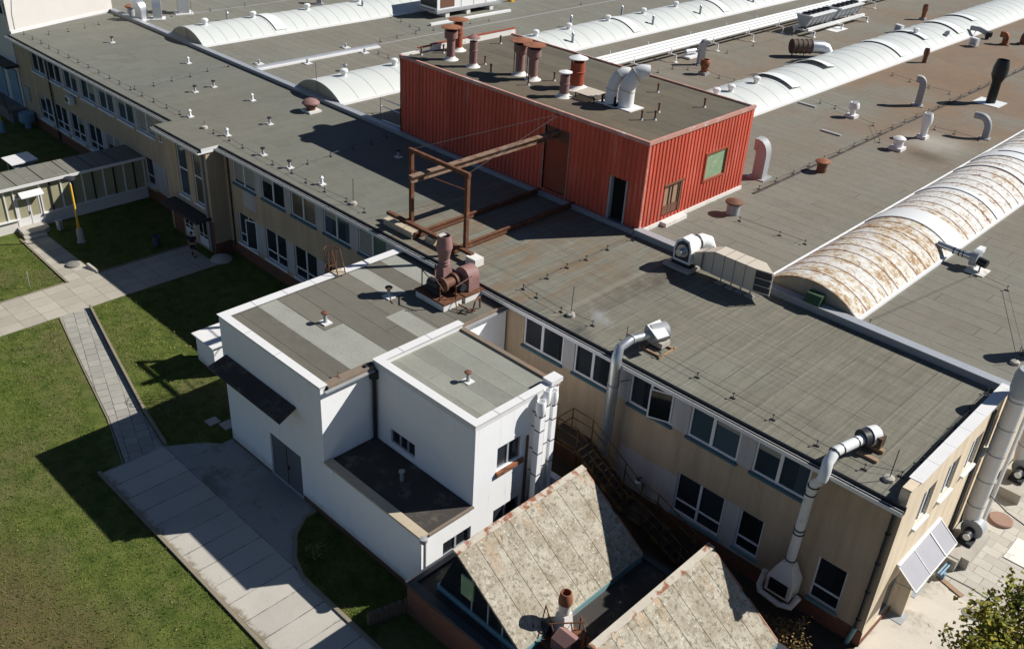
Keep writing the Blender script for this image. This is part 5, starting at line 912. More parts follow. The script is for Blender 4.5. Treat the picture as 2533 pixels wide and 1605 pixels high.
# cage ladder
k = thing('cage_ladder', 'rusty caged ladder reaching over the long coping of the annex', 'ladder', (-34.9, 24.7, 2)); b = MB()
for y in (24.5, 24.95): b.tube([(-34.95, y, 2.2), (-34.95, y, 8.2), (-34.6, y, 8.35), (-34.2, y, 7.15)], .03, 6)
wpart('rail', b, 'steel_rust', k); b = MB()
for i in range(16): b.cyl((-34.95, 24.5, 2.4+i*.33), (-34.95, 24.95, 2.4+i*.33), .018, 6)
wpart('rung', b, 'steel_rust', k); b = MB()
for z in (5.0, 6.2, 7.3, 8.25): b.tube([(-34.95+.0, 24.72+.37*math.sin(a)-.0, z) if False else (-35.0-.42*(1-abs(a)/1.6)*1.0 if abs(a) < 1.6 else -34.95, 24.72+.36*math.sin(a), z) for a in [-1.6, -1.1, -.6, 0, .6, 1.1, 1.6]], .022, 6)
for a in (-.6, 0, .6): b.cyl((-35.0-.42*(1-abs(a)/1.6), 24.72+.36*math.sin(a), 5.0), (-35.0-.42*(1-abs(a)/1.6), 24.72+.36*math.sin(a), 8.25), .018, 6)
wpart('cage', b, 'steel_rust', k); wpart('step', MB().box(-34.75, -34.2, 24.45, 25.0, 7.15, 7.2), 'cream_trim', k)
# pink blower on the annex roof
k = thing('pink_blower', 'faded pink blower with a bulging stack, motor and rails on rusty plinths', 'blower', (-29.6, 27.2, 7.0))
p = MB(); p.box(-30.4, -28.4, 26.25, 27.4, 7.002, 7.34, 0); p.box(-30.45, -28.35, 26.2, 27.45, 7.34, 7.42, 1); p.box(-29.6, -28.35, 27.6, 28.75, 7.002, 7.34, 0); p.box(-29.65, -28.3, 27.55, 28.8, 7.34, 7.41, 1); wpart('plinth', p, ['plaster_white', 'steel_rust'], k)
p = MB().sweep([(-29.85, 27.55, 7.42), (-29.85, 27.55, 8.35), (-29.85, 27.55, 8.45)], [[(-.34, -.34), (.34, -.34), (.34, .34), (-.34, .34)], [(-.27, -.27), (.27, -.27), (.27, .27), (-.27, .27)], [(-.26, -.26), (.26, -.26), (.26, .26), (-.26, .26)]]); wpart('duct', p, 'pink', k)
wpart('stack', MB().lathe([(.26, 8.4), (.26, 8.55), (.29, 8.56), (.29, 8.62), (.24, 8.64), (.24, 8.70), (.29, 8.72), (.29, 8.78), (.26, 8.82), (.36, 9.3), (.40, 9.4), (.40, 9.46), (.33, 9.9), (.31, 10.05), (.28, 10.05), (.27, 9.8)], (-29.85, 27.55, 0), 14), 'pink', k); b = MB(); b.hull([(-30.2, 27.35, 9.98), (-29.8, 27.25, 10.06), (-29.75, 27.6, 10.1), (-30.2, 27.75, 10.0)], [(-30.2, 27.35, 10.0), (-29.8, 27.25, 10.08), (-29.75, 27.6, 10.12), (-30.2, 27.75, 10.02)]); wpart('flap', b, 'plaster_white', k)
p = MB(); pf = [(-.50, 7.42), (.50, 7.42), (.50, 7.7), (.50, 8.05)]+[(.5*math.cos(a), 8.05+.5*math.sin(a)) for a in (.5, 1.0, 1.5, 2.0, 2.5)]+[(-.5, 8.05)]
p.hull([(-29.0+x, 27.95, z) for x, z in pf], [(-29.0+x, 28.65, z) for x, z in pf]); wpart('housing', p, 'pink', k)
p = MB().cyl((-29.1, 26.9, 7.95), (-29.1, 27.95, 7.95), .24, 16).cyl((-29.1, 26.78, 7.95), (-29.1, 26.9, 7.95), .36, 18).cyl((-29.15, 27.5, 7.95), (-29.15, 27.62, 7.95), .36, 18); wpart('rotor_casing', p, 'brown_metal', k)
p = MB().cyl((-29.95, 26.75, 7.85), (-29.2, 26.75, 7.85), .24, 14).box(-30.0, -29.2, 26.55, 26.95, 7.42, 7.68).cyl((-28.75, 27.5, 7.85), (-28.4, 27.5, 7.85), .20, 12); wpart('motor', p, 'dark_metal', k)
p = MB()
for pts in ([(-30.35, 26.6, 7.4), (-30.35, 26.6, 8.35), (-29.6, 26.35, 8.35)], [(-30.3, 27.4, 8.4), (-29.3, 26.5, 8.35), (-28.6, 26.4, 8.0)], [(-28.75, 26.32, 7.4), (-28.75, 26.32, 8.3)], [(-28.4, 27.0, 7.4), (-28.4, 27.0, 8.1), (-28.4, 28.0, 8.3)]): p.tube(pts, .03, 6)
p.tube([(-28.2, 27.0, 7.25), (-27.5, 27.25, 7.05), (-27.4, 27.3, 7.6), (-27.55, 27.75, 7.65), (-27.55, 27.8, 7.05)], .045, 8).tube([(-28.3, 26.9, 7.4), (-27.95, 26.7, 7.05), (-27.5, 26.9, 7.04)], .03, 6); wpart('guard_rail', p, 'brown_metal', k)
for x, y, s in ((-26.95, 19.3, 'by the dark gutter outlet'), (-27.3, 27.45, 'near the pink blower')):
    q = thing('lightning_bracket', 'little rusty bracket on the big annex roof '+s, 'bracket', (x-.3, y, 7.0), 'little brackets on the annex roof'); lpart('bracket', hm, 'brown_metal', q)
k = thing('white_cabinet', 'white metal cabinet on a brick foot beside the annex end wall', 'cabinet', (-40.9, 21.2, 0)); wpart('body', MB().box(-41.8, -40.0, 20.45, 22.0, .25, 1.85), 'white_wall', k); wpart('lid', MB().box(-41.95, -39.85, 20.3, 22.15, 1.85, 1.93), 'white_trim', k); wpart('foot', MB().box(-41.75, -40.05, 20.5, 21.95, 0, .25), 'brick', k)
solo('paving_stones', MB().box(-35.4, -34.8, 19.0, 19.6, 0, .08).box(-36.2, -35.55, 18.3, 18.9, 0, .07).box(-36.9, -36.35, 17.9, 18.5, 0, .06), 'concrete', 'three loose paving stones in the shaded grass by the annex corner', 'paving stones')
# ================================================================ LOW BLOCK with the two shed rooflights
block = thing('low_workshop', 'low brick workshop block carrying two leaning shed rooflights', 'building', (-14, 21, 0)); w = MB(); w.box(-20.5, -7.9, 17.3, 25.4, 0, 1.62); wpart('wall', w, 'brick', block)
wpart('roof', MB().box(-20.2, -8.2, 17.55, 25.2, 1.625, 1.68), 'felt_dark', block); c = MB(); c.box(-20.55, -7.85, 17.22, 17.55, 1.63, 1.80); c.box(-20.55, -20.2, 17.551, 25.45, 1.63, 1.80); c.box(-20.199, -7.85, 25.15, 25.45, 1.63, 1.78); wpart('coping', c, 'gutter', block)
def shed(label, xr, y0, y1, zt, xl, xr2):
    k = thing('shed_rooflight', label, 'rooflight', (xr, (y0+y1)/2, 1.68)); zb = 1.95; t_ = .09; n = 8; r = MB(); L = Vector((xr2-xr, 0, zb-zt)); nn = Vector((-L.z, 0, L.x)).normalized() if L.x > 0 else Vector((0, 0, 1))
    for i in range(n):
        a, b = y0-.12+(y1-y0+.24)*i/n+.012, y0-.12+(y1-y0+.24)*(i+1)/n-.012; A = [(xr-.08, a, zt), (xr-.08, b, zt), (xr2, b, zb), (xr2, a, zb)]; r.hull(A, [(p[0]+nn.x*t_, p[1], p[2]+nn.z*t_) for p in A], 0)
        r.hull([(xr-.08, b, zt-.0), (xr-.08, b+.024, zt), (xr2, b+.024, zb), (xr2, b, zb)], [(xr-.08+nn.x*.03, b, zt+nn.z*.03), (xr-.08+nn.x*.03, b+.024, zt+nn.z*.03), (xr2+nn.x*.03, b+.024, zb+nn.z*.03), (xr2+nn.x*.03, b, zb+nn.z*.03)], 1)
    wpart('roof_sheet', r, ['lichen', 'felt_dark'], k); s = MB()
    G = [(xr+.02, zt-.06), (xl, 1.95), (xr2-.12, zb-.03)]; s.hull([(x, y0, z) for x, z in G], [(x, y0+.05, z) for x, z in G]); wpart('gable_glass', s, 'glass', k); s = MB().hull([(x, y1-.05, z) for x, z in G], [(x, y1, z) for x, z in G]); wpart('gable_glass', s, 'glass', k)
    s = MB(); s.hull([(xr-.02, y0+.06, zt-.05), (xr-.02, y1-.06, zt-.05), (xl, y1-.06, 1.95), (xl, y0+.06, 1.95)], [(xr+.03, y0+.06, zt-.05), (xr+.03, y1-.06, zt-.05), (xl+.05, y1-.06, 1.95), (xl+.05, y0+.06, 1.95)]); wpart('steep_glass', s, 'glass', k)
    s = MB(); s.box(xl-.08, xr2+.06, y0-.06, y0+.10, 1.685, 1.95); s.box(xl-.08, xr2+.06, y1-.10, y1+.06, 1.685, 1.95); s.box(xr2-.10, xr2+.06, y0+.101, y1-.101, 1.685, 1.945); s.box(xl-.08, xl+.08, y0+.101, y1-.101, 1.685, 1.95); wpart('frame', s, 'teal', k)
    s = MB(); s.bar((xr-.02, y0-.02, zt-.06), (xr2-.1, y0-.02, zb), .07, .10)
    for f in (.25, .5, .72): x = xr+(xr2-xr)*f; z = zt+(zb-zt)*f; s.bar((x, y0-.02, 1.95), (x, y0-.02, z-.05), .05)
    wpart('glazing_bar', s, 'grey_metal', k); s = MB(); hw_ = 2.6/max(.1, (xr2-xr)); E_ = Vector((xr+(xr2-xr)*.47, 0, zt+(zb-zt)*.47))
    s.hull([(xr-.1, y1+.10, zt-.28), (xr-.1, y1+.16, zt-.28), (E_.x, y1+.16, E_.z-.30), (E_.x, y1+.10, E_.z-.30)], [(xr-.1, y1+.10, zt+.10), (xr-.1, y1+.16, zt+.10), (E_.x, y1+.16, E_.z+.12), (E_.x, y1+.10, E_.z+.12)])
    E2 = (xr+(xr2-xr)*.56, zt+(zb-zt)*.56); s.hull([(E2[0], y1+.10, E2[1]-.30), (E2[0], y1+.16, E2[1]-.30), (xr2, y1+.16, zb-.2), (xr2, y1+.10, zb-.2)], [(E2[0], y1+.10, E2[1]+.11), (E2[0], y1+.16, E2[1]+.11), (xr2, y1+.16, zb+.12), (xr2, y1+.10, zb+.12)]); wpart('bargeboard', s, 'barge', k)
    s = MB(); s.hull([(xr-.16, y0-.14, zt-.05), (xr+.16, y0-.14, zt+.02), (xr+.16, y1+.14, zt+.02), (xr-.16, y1+.14, zt-.05)], [(xr-.12, y0-.14, zt+.11), (xr+.17, y0-.14, zt+.06), (xr+.17, y1+.14, zt+.06), (xr-.12, y1+.14, zt+.11)]); wpart('ridge_cap', s, 'ridge', k); return k, s
k, _ = shed('lichen spotted shed rooflight next to the white annex, with blue-grey edging', -18.45, 18.0, 25.0, 4.35, -19.4, -15.0); wpart('vent_casement', MB().box(-18.15, -17.5, 17.93, 17.99, 2.5, 3.5), ['green_glass'], k)
shed('lichen spotted shed rooflight with rust stained ridge at the bottom edge', -12.2, 18.35, 25.1, 4.35, -13.2, -8.8)
k = thing('exhaust_fan', 'rust topped white exhaust with pipe rails between the two shed rooflights', 'exhaust fan', (-14.3, 19.9, 1.68)); kx, ky = -14.75, 19.95
wpart('stack', MB().sweep([(kx, ky, 1.75), (kx, ky, 2.7)], [[(-.30, -.30), (.30, -.30), (.30, .30), (-.30, .30)], [(-.21, -.21), (.21, -.21), (.21, .21), (-.21, .21)]]).lathe([(.21, 2.7), (.23, 2.75), (.23, 2.8), (.23, 3.05), (.27, 3.22)], (kx, ky, 0), 14), 'plaster_white', k); wpart('cowl', MB().lathe([(.27, 3.22), (.28, 3.32), (.22, 3.70), (.20, 3.72), (.17, 3.72), (.16, 3.4)], (kx, ky, 0), 14), 'rust_cap', k)
wpart('housing', MB().hull([(-14.5, y, z) for y, z in ((19.0, 1.8), (19.75, 1.8), (19.75, 2.3), (19.4, 2.55), (19.0, 2.3))], [(-13.7, y, z) for y, z in ((19.0, 1.8), (19.75, 1.8), (19.75, 2.3), (19.4, 2.55), (19.0, 2.3))]), 'pink', k); wpart('motor', MB().cyl((-15.5, 19.35, 2.05), (-14.9, 19.4, 2.05), .22, 12), 'dark_metal', k); wpart('plinth', MB().box(-15.6, -13.6, 18.9, 20.4, 1.685, 1.80), 'steel_rust', k); b = MB()
for p in ([(-15.6, 19.9, 1.8), (-15.6, 19.9, 2.45), (-14.6, 19.2, 2.45), (-14.6, 19.2, 1.8)], [(-14.3, 20.4, 1.8), (-14.3, 20.4, 2.5), (-13.7, 20.0, 2.4), (-13.7, 20.0, 1.8)], [(-15.3, 18.9, 1.8), (-15.3, 18.9, 2.3), (-15.8, 19.3, 2.3), (-15.8, 19.3, 1.8)], [(-14.9, 19.3, 2.45), (-14.0, 20.2, 2.6)]): b.tube(p, .03, 6)
wpart('guard_rail', b, 'steel_rust', k)
# steel stair behind the rooflights
k = thing('steel_stair', 'dark steel stair with worn yellow railings between annex and office', 'staircase', (-18, 27.6, 0)); wpart('deck', MB().box(-22.2, -20.45, 27.15, 28.2, 3.02, 3.1), 'steel_dark', k); wpart('landing', MB().box(-17.4, -16.5, 27.0, 28.2, 1.22, 1.30), 'steel_dark', k)
for i in range(10): wpart('tread', MB().box(-20.4+i*.3, -20.13+i*.3, 27.15, 28.15, 2.88-i*.18, 2.92-i*.18), 'steel_dark', k)
for i in range(7): wpart('tread', MB().box(-16.45+i*.42, -16.1+i*.42, 27.1, 28.15, 1.08-i*.17, 1.12-i*.17), 'steel_dark', k)
b = MB()
for y in (27.12, 28.18): b.duct([(-20.45, y, 2.98), (-17.4, y, 1.2)], .05, .2).duct([(-16.5, y, 1.2), (-13.4, y, .0)], .05, .2).duct([(-22.2, y, 3.0), (-20.45, y, 3.0)], .05, .2).duct([(-17.4, y, 1.2), (-16.5, y, 1.2)], .05, .2)
wpart('stringer', b, 'rail_yellow', k); b = MB()
for y in (27.12, 28.18):
    for dz in (1.1, .6): b.tube([(-21.65, y, 3.1+dz), (-20.45, y, 3.1+dz), (-17.4, y, 1.3+dz), (-16.5, y, 1.3+dz), (-13.4, y, .1+dz)], .026, 6)
    for x, z in ((-21.65, 3.1), (-20.45, 3.1), (-19.4, 2.5), (-18.4, 1.9), (-17.4, 1.3), (-16.5, 1.3), (-15.4, .88), (-14.4, .5), (-13.4, .1)): b.bar((x, y, z-.1), (x, y, z+1.1), .045)
for dz in (1.1, .6): b.cyl((-21.65, 27.12, 3.1+dz), (-21.65, 28.18, 3.1+dz), .026, 6)
wpart('railing', b, 'rail_yellow', k); 
for x, h in ((-20.5, 3.0), (-22.1, 3.0), (-16.9, 1.2)): wpart('post', MB().bar((x, 27.2, 0), (x, 27.2, h), .1), 'steel_rust', k)
struct('court_floor', MB().box(-26.9, -7.2, 25.45, 29.16, -.2, .015), 'soil')
solo('low_wall', MB().box(-22.5, -20.46, 25.92, 26.25, 0, 2.0), 'white_wall', 'grey white low wall under the steel stair behind the annex corner', 'wall')
k = thing('palisade', 'dark timber palisade planter edge on the small lawn by the brick block', 'planter', (-20.6, 16.6, 0))
for i in range(12): t_ = i/11; wpart('stake', MB().lathe([(.11, 0), (.11, .62+.05*math.sin(i*3)), (.02, .66+.05*math.sin(i*3))], (-21.05+(.45)*t_, 15.85+1.5*t_, 0), 8), 'bark', k)
# ================================================================ GLAZED WALKWAY on the left
k = thing('covered_walkway', 'low glazed walkway with white mullions, yellowish wired glass and a felt roof', 'walkway', (-65.3, 24, 0)); WX, WB = -64.0, -66.6; DY0, DY1 = 19.95, 21.55
w = MB(); w.box(WB+.01, WX, DY1, 29.17, 0, .82); w.box(WB+.01, WX, -5, DY0, 0, .82); wpart('wall', w, 'tower_wall', k); w = MB(); w.box(WB+.0, WX+.14, DY1+.02, 29.16, .823, .90); w.box(WB+.0, WX+.14, -5, DY0-.02, .823, .90); wpart('sill', w, 'white_trim', k)
w = MB(); w.box(WX-.09, WX-.05, DY1, 29.15, .90, 3.0); w.box(WX-.09, WX-.05, -5, DY0, .90, 3.0); w.box(WX-.09, WX-.05, DY0, DY1, 2.32, 3.0); wpart('glazing', w, 'wired', k); w = MB()
y = 29.1; i = 0
while y > -4:
    if not DY0-.1 < y < DY1+.1: wpart('mullion', MB().box(WX-.13, WX+.03, y-.045, y+.045, .905, 3.0), 'white_trim' if i % 4 in (0, 2) or y < 21 else 'dark_metal', k)
    y -= .755; i += 1
for q in (DY0-.12, DY1+.03): wpart('mullion', MB().box(WX-.13, WX+.03, q, q+.09, .1, 3.0), 'white_trim', k)
r = MB(); r.hull([(WB-.15, -5, 3.18), (WX+.22, -5, 3.10), (WX+.22, 29.17, 3.10), (WB-.15, 29.17, 3.18)], [(WB-.15, -5, 3.28), (WX+.22, -5, 3.22), (WX+.22, 29.17, 3.22), (WB-.15, 29.17, 3.28)]); wpart('roof', r, 'felt_hall', k); r = MB(); r.box(WX+.221, WX+.29, -5, 29.16, 3.08, 3.26); wpart('fascia', r, 'white_trim', k); r = MB()
y = 27.2
while y > 0: r.hull([(WB-.15, y, 3.281), (WX+.22, y, 3.221), (WX+.22, y+.06, 3.221), (WB-.15, y+.06, 3.281)], [(WB-.15, y, 3.30), (WX+.22, y, 3.24), (WX+.22, y+.06, 3.24), (WB-.15, y+.06, 3.30)]); y -= 1.75
wpart('roof_seam', r, 'felt_dark', k); d = MB(); d.box(WX-.08, WX-.02, DY0, DY1, .12, .85); m_ = (DY0+DY1)/2
for a, b in ((DY0, DY0+.12), (m_-.10, m_+.10), (DY1-.12, DY1)): d.box(WX-.08, WX-.02, a, b, .85, 2.2)
d.box(WX-.08, WX-.02, DY0, DY1, 2.2, 2.32); D = wpart('door', d, 'white_trim', k); build('pane', MB().box(WX-.06, WX-.04, DY0+.12, m_-.1, .852, 2.198).box(WX-.06, WX-.04, m_+.1, DY1-.12, .852, 2.198), 'wired', D, ORG[k]); build('handle', MB().bar((WX-.01, m_-.05, 1.0), (WX-.01, m_-.05, 1.25), .03).bar((WX-.01, m_+.004, .15), (WX-.01, m_+.004, 2.2), .012), 'dark_metal', D, ORG[k])
h = MB(); h.hull([(WX, DY0+.25, 2.42), (WX, DY1+.15, 2.42), (WX, DY1+.15, 2.72), (WX, DY0+.25, 2.72)], [(WX+.5, DY0+.25, 2.40), (WX+.5, DY1+.15, 2.40), (WX+.5, DY1+.15, 2.46), (WX+.5, DY0+.25, 2.46)]); wpart('door_canopy', h, 'white_trim', k)
s = MB(); s.prism([(WX, 19.7), (-62.75, 19.6), (-62.6, 20.95), (-62.9, 21.4), (WX, 21.5)], 0, .30); s.prism([(-62.75, 19.55), (-62.3, 19.5), (-62.15, 20.9), (-62.6, 20.96)], 0, .16); wpart('step', s, 'concrete', k)
# lamp, bins, kiosk, probe
k = thing('street_lamp', 'yellow lamp post with a dark saucer head in a concrete sleeve', 'lamp post', (-59.95, 22.2, 0)); lpart('sleeve', MB().lathe([(.30, 0), (.22, .1), (.20, .95), (.15, 1.0)], n=14), 'concrete', k); lpart('post', MB().lathe([(.10, 1.0), (.10, 1.4), (.075, 1.45), (.07, 4.1), (.03, 4.15)], n=12), 'yellow', k); lpart('arm', MB().tube([(0, 0, 4.1), (0, 0, 4.3), (-.05, .02, 4.36)], .05, 8), 'white_metal', k); lpart('head', MB().lathe([(.06, 4.34), (.10, 4.38), (.38, 4.52), (.36, 4.58), (.10, 4.66), (.02, 4.66)], n=16), 'dark_metal', k)
k = thing('street_lamp', 'yellow lamp post at the left frame edge near the loading platform', 'lamp post', (-83.7, 26.4, 0)); lpart('sleeve', MB().lathe([(.24, 0), (.18, .9), (.12, .95)], n=12), 'blue_door', k); lpart('post', MB().lathe([(.08, .9), (.06, 4.2), (.02, 4.25)], n=10), 'yellow', k); lpart('head', MB().lathe([(.05, 4.2), (.36, 4.4), (.1, 4.5)], n=14), 'dark_metal', k)
def bin_(label, x, y, h, r, mat): k = thing('litter_bin', label, 'litter bin', (x, y, 0)); lpart('body', MB().lathe([(r*.85, 0), (r, .05), (r, h), (r*.9, h), (r*.85, h-.15)], n=14), mat, k); lpart('post', MB().bar((r+.02, 0, 0), (r+.02, 0, h*1.02), .05), 'dark_metal', k)
bin_('grey white bin beside the walkway steps', -62.6, 21.95, .72, .20, 'tower_wall'); bin_('blue-grey bin by the shaded entrance path', -56.3, 25.7, .75, .25, 'blue_bin')
k = thing('kiosk', 'small flat roofed booth with a pale roof behind the glazed walkway', 'kiosk', (-71.4, 23.2, 0)); lpart('wall', MB().box(-.75, .75, -.7, .7, 0, 2.1), 'kiosk', k); lpart('roof', MB().hull([(-.95, -.95, 2.1), (.95, -.95, 2.1), (.95, .95, 2.1), (-.95, .95, 2.1)], [(-.95, -.95, 2.16), (.95, -.95, 2.16), (.95, .95, 2.22), (-.95, .95, 2.22)]), 'white_trim', k); lpart('window', MB().box(.752, .76, -.45, .1, .9, 1.8), 'void', k); lpart('window', MB().box(-.5, .3, -.712, -.702, .9, 1.8), 'glass', k)
k = thing('ground_probe', 'thin standing pipe with a dark tip in the sunlit lawn beside the path', 'pipe', (-50.8, 12.9, 0)); lpart('pipe', MB().cyl((0, 0, 0), (0, 0, 1.05), .025, 6), 'galv_dull', k); lpart('tip', MB().cyl((0, 0, 1.05), (0, 0, 1.3), .04, 8), 'brown_metal', k)
k = thing('ground_probe', 'thin pipe marker in the lawn at the left frame edge', 'pipe', (-55.8, 17.1, 0)); lpart('pipe', MB().cyl((0, 0, 0), (0, 0, .95), .022, 6), 'galv_dull', k); lpart('tip', MB().cyl((0, 0, .95), (0, 0, 1.1), .035, 8), 'galv_dull', k)
solo('rubble_heap', MB().lathe([(.75, 0), (.6, .16), (.3, .28), (.02, .32)], (-51.9, 27.9, 0), 9), 'concrete', 'pale heap of rubble in the corner beside the entrance bay', 'rubble')
solo('well_cover', MB().lathe([(.42, 0), (.42, .10), (.36, .14), (.02, .15)], (-57.0, 20.3, .03), 16), 'concrete_dark', 'dark round well cover on the walkway path', 'well cover')
solo('path_curb_block', MB().hull([(-56.2, 20.75, .02), (-55.15, 20.95, .02), (-55.15, 21.2, .02), (-56.2, 21.1, .02)], [(-56.2, 20.85, .3), (-55.2, 21.0, .12), (-55.2, 21.15, .12), (-56.2, 21.0, .3)]), 'concrete', 'tilted concrete edging block at the path junction', 'edging block')
# ================================================================ YARD at the right end
k = thing('door_canopy', 'grey polycarbonate door canopy with a white frame on the sunny end wall', 'canopy', (-6.7, 32.8, 2.6)); C0, C1, CXo = 30.75, 34.75, -6.12
w = MB(); w.hull([(-7.02, C0, 3.34), (-7.02, C1, 3.34), (CXo, C1, 2.62), (CXo, C0, 2.62)], [(-7.02, C0, 3.36), (-7.02, C1, 3.36), (CXo, C1, 2.64), (CXo, C0, 2.64)]); wpart('sheet', w, 'polycarb', k); w = MB()
for y, q in ((C0, .04), (C1, .04), (C0+.72*(C1-C0), .06), (C0+.35*(C1-C0), .03)): w.bar((-7.02, y, 3.37), (CXo, y, 2.65), q)
w.bar((CXo, C0, 2.63), (CXo, C1, 2.63), .05); w.bar((-7.03, C0, 3.38), (-7.03, C1, 3.38), .12); wpart('frame', w, 'white_metal', k)
w = MB()
for y in (C0+.1, C1-.1): w.bar((-7.09, y, 2.5), (CXo+.02, y, 2.62), .03)
wpart('bracket', w, 'galv_dull', k)
solo('entrance_block', MB().box(-7.097, -6.55, 31.95, 32.25, .0, 2.2), 'facade_end', 'plastered pillar beside the door under the canopy', 'pillar')
for y, s in ((31.9, 'bigger floor grate set in the concrete near the building corner'), (33.75, 'smaller floor grate half hidden below the door canopy')): solo('floor_grate', MB().box(-7.0, -6.6 if y > 33 else -6.35, y-.38, y+.38, .052, .07), 'grey_metal', s, 'grate')
solo('wooden_board', MB().box(-.12, .12, -.65, .65, 0, .06), 'plywood', 'weathered board lying on the pavers near the canopy', 'board'); o = bpy.data.objects['wooden_board']; o.location = (-5.85, 35.2, .035); o.rotation_euler = (0, 0, R(72))
solo('round_cover', MB().lathe([(.55, 0), (.55, .10), (.5, .14), (.02, .14)], (-6.0+.1, 41.2, .03), 20), 'lid', 'round rusty lid beside the big duct in the yard', 'lid'); solo('manhole_cover', MB().lathe([(.36, 0), (.36, .012)], (-4.6, 34.3, .052), 18), 'concrete_dark', 'flat round manhole cover near the tree', 'manhole cover')
def yard_fan(label, y, ztop, top=True):
    k = thing('yard_blower', label, 'blower', (-6.5, y, .03), 'blowers with tall ducts in the yard'); lpart('plinth', MB().box(-.55, .75, -1.6, .9, 0, .55), 'concrete', k); lpart('housing', MB().cyl((.12, -.15, 1.05), (.12, .35, 1.05), .48, 18), 'grey_metal', k); lpart('motor', MB().cyl((.1, -.75, .95), (.1, -.16, .95), .22, 14).box(-.2, .45, -.8, -.2, .55, .72), 'dark_metal', k)
    lpart('pulley', MB().cyl((.15, -.78, 1.0), (.15, -.752, 1.0), .16, 14), 'white_metal', k); lpart('duct', MB().tube([(-.1, .2, 1.2), (-.15, .2, 1.8), (-.15, .2, ztop)], [.34, .38, .38], 18), 'white_trim', k); b = MB()
    z = 2.2
    while z < ztop: b.cyl((-.15, .2, z), (-.15, .2, z+.05), .395, 18); z += 1.4
    lpart('band', b, 'galv_dull', k)
    if top: lpart('cowl', MB().lathe([(.38, ztop), (.46, ztop+.35), (.46, ztop+1.0), (.36, ztop+1.3)], (-.15, .2, 0), 18), 'grey_metal', k)
    b = MB()
    for q in (.45, .62): b.tube([(.3, q+.1, .6), (.3, q+.1, ztop-.4)], .07, 8)
    lpart('side_pipe', b, 'white_metal', k)
yard_fan('blower with a tall white duct beside the door canopy', 38.3, 8.0); yard_fan('blower with a tall white duct cut by the right frame edge', 44.6, 10.5, False)
solo('concrete_trough', MB().box(-6.9, -6.1, 36.15, 37.4, .03, .62), 'concrete', 'pale concrete trough between canopy and blower', 'trough'); solo('blue_pipes', MB().cyl((-6.45, 35.1, .42), (-6.4, 36.6, .42), .045, 8).cyl((-6.33, 35.1, .42), (-6.28, 36.6, .42), .045, 8).box(-6.5, -6.2, 35.3, 35.5, .03, .4).box(-6.5, -6.2, 36.2, 36.4, .03, .4), 'blue_door', 'bundle of light blue pipes lying under the canopy edge', 'pipes')
solo('cable', MB().tube([(-6.9, 38.6, 3.2), (-5.4, 38.4, 2.6), (-3.6, 38.2, 2.3), (-1.5, 38.0, 2.4)], .03, 6), 'black', 'black cable sagging from the end wall over the yard', 'cable'); solo('concrete_slab', MB().box(-4.9, -3.6, 38.8, 40.6, .035, .07), 'plaster_white', 'pale slab in the pavers near the right frame edge', 'slab')
k = thing('wall_cable', 'row of cable clips and pipes on the end wall behind the tall duct', 'conduit', (-7.0, 38, 0)); b = MB()
for y in (37.2, 37.45, 39.0): b.cyl((-7.05, y, .3), (-7.05, y, 7.6), .05, 8)
wpart('pipe', b, 'dark_metal', k)
# ================================================================ PERSON
def skin(name, joints, edges, mat, parent, sub=2):
    me = bpy.data.meshes.new(name); me.from_pydata([j[0] for j in joints], edges, []); o = bpy.data.objects.new('tmp', me); COL.objects.link(o)
    m = o.modifiers.new('s', 'SKIN'); m.use_smooth_shade = True
    for d, j in zip(me.skin_vertices[0].data, joints): r = j[1]; d.radius = r if isinstance(r, tuple) else (r, r)
    me.skin_vertices[0].data[0].use_root = True; q = o.modifiers.new('u', 'SUBSURF'); q.levels = q.render_levels = sub
    ev = o.evaluated_get(bpy.context.evaluated_depsgraph_get()); nm = bpy.data.meshes.new_from_object(ev); nm.name = name
    bpy.data.objects.remove(o); nm.materials.clear(); nm.materials.append(MT[mat]); nm.polygons.foreach_set('material_index', [0]*len(nm.polygons))
    r_ = bpy.data.objects.new(name, nm); COL.objects.link(r_); r_.parent = parent; return r_
per = thing('person', 'person in navy T-shirt and dark shorts walking up to the entrance doors', 'person', (-53.35, 26.75, .03), None, R(50))
J = [((0, 0, .93), (.13, .10)), ((0, .01, 1.15), (.125, .09)), ((0, .02, 1.36), (.15, .10)), ((0, .01, 1.47), (.06, .06)), ((0, -.01, 1.56), (.065, .075)), ((0, -.02, 1.65), (.078, .095)), ((0, -.01, 1.71), (.05, .065)),
     ((.19, .01, 1.38), .055), ((.25, .03, 1.12), .042), ((.24, -.12, .90), .032), ((.235, -.17, .84), (.035, .018)), ((-.19, .01, 1.38), .055), ((-.25, .06, 1.12), .042), ((-.25, .05, .87), .032), ((-.25, .02, .80), (.035, .018)),
     ((.10, -.02, .85), .09), ((.11, -.14, .47), .058), ((.11, -.10, .10), .038), ((.11, -.20, .04), (.04, .03)), ((-.10, .02, .85), .09), ((-.11, .05, .48), .058), ((-.11, .26, .14), .038), ((-.11, .20, .04), (.04, .03))]
Eg = [(0, 1), (1, 2), (2, 3), (3, 4), (4, 5), (5, 6), (2, 7), (7, 8), (8, 9), (9, 10), (2, 11), (11, 12), (12, 13), (13, 14), (0, 15), (15, 16), (16, 17), (17, 18), (0, 19), (19, 20), (20, 21), (21, 22)]
for s, ix in ((1, 10), (-1, 14)):
    b = J[ix][0]
    for f in range(4): J.append(((b[0]+(f-1.5)*.012, b[1]-.03-.004*f, b[2]-.075+abs(f-1)*.008), .009)); Eg.append((ix, len(J)-1))
    J.append(((b[0]-s*.035, b[1]-.03, b[2]-.03), .010)); Eg.append((ix, len(J)-1))
skin('body', J, Eg, 'skin', per)
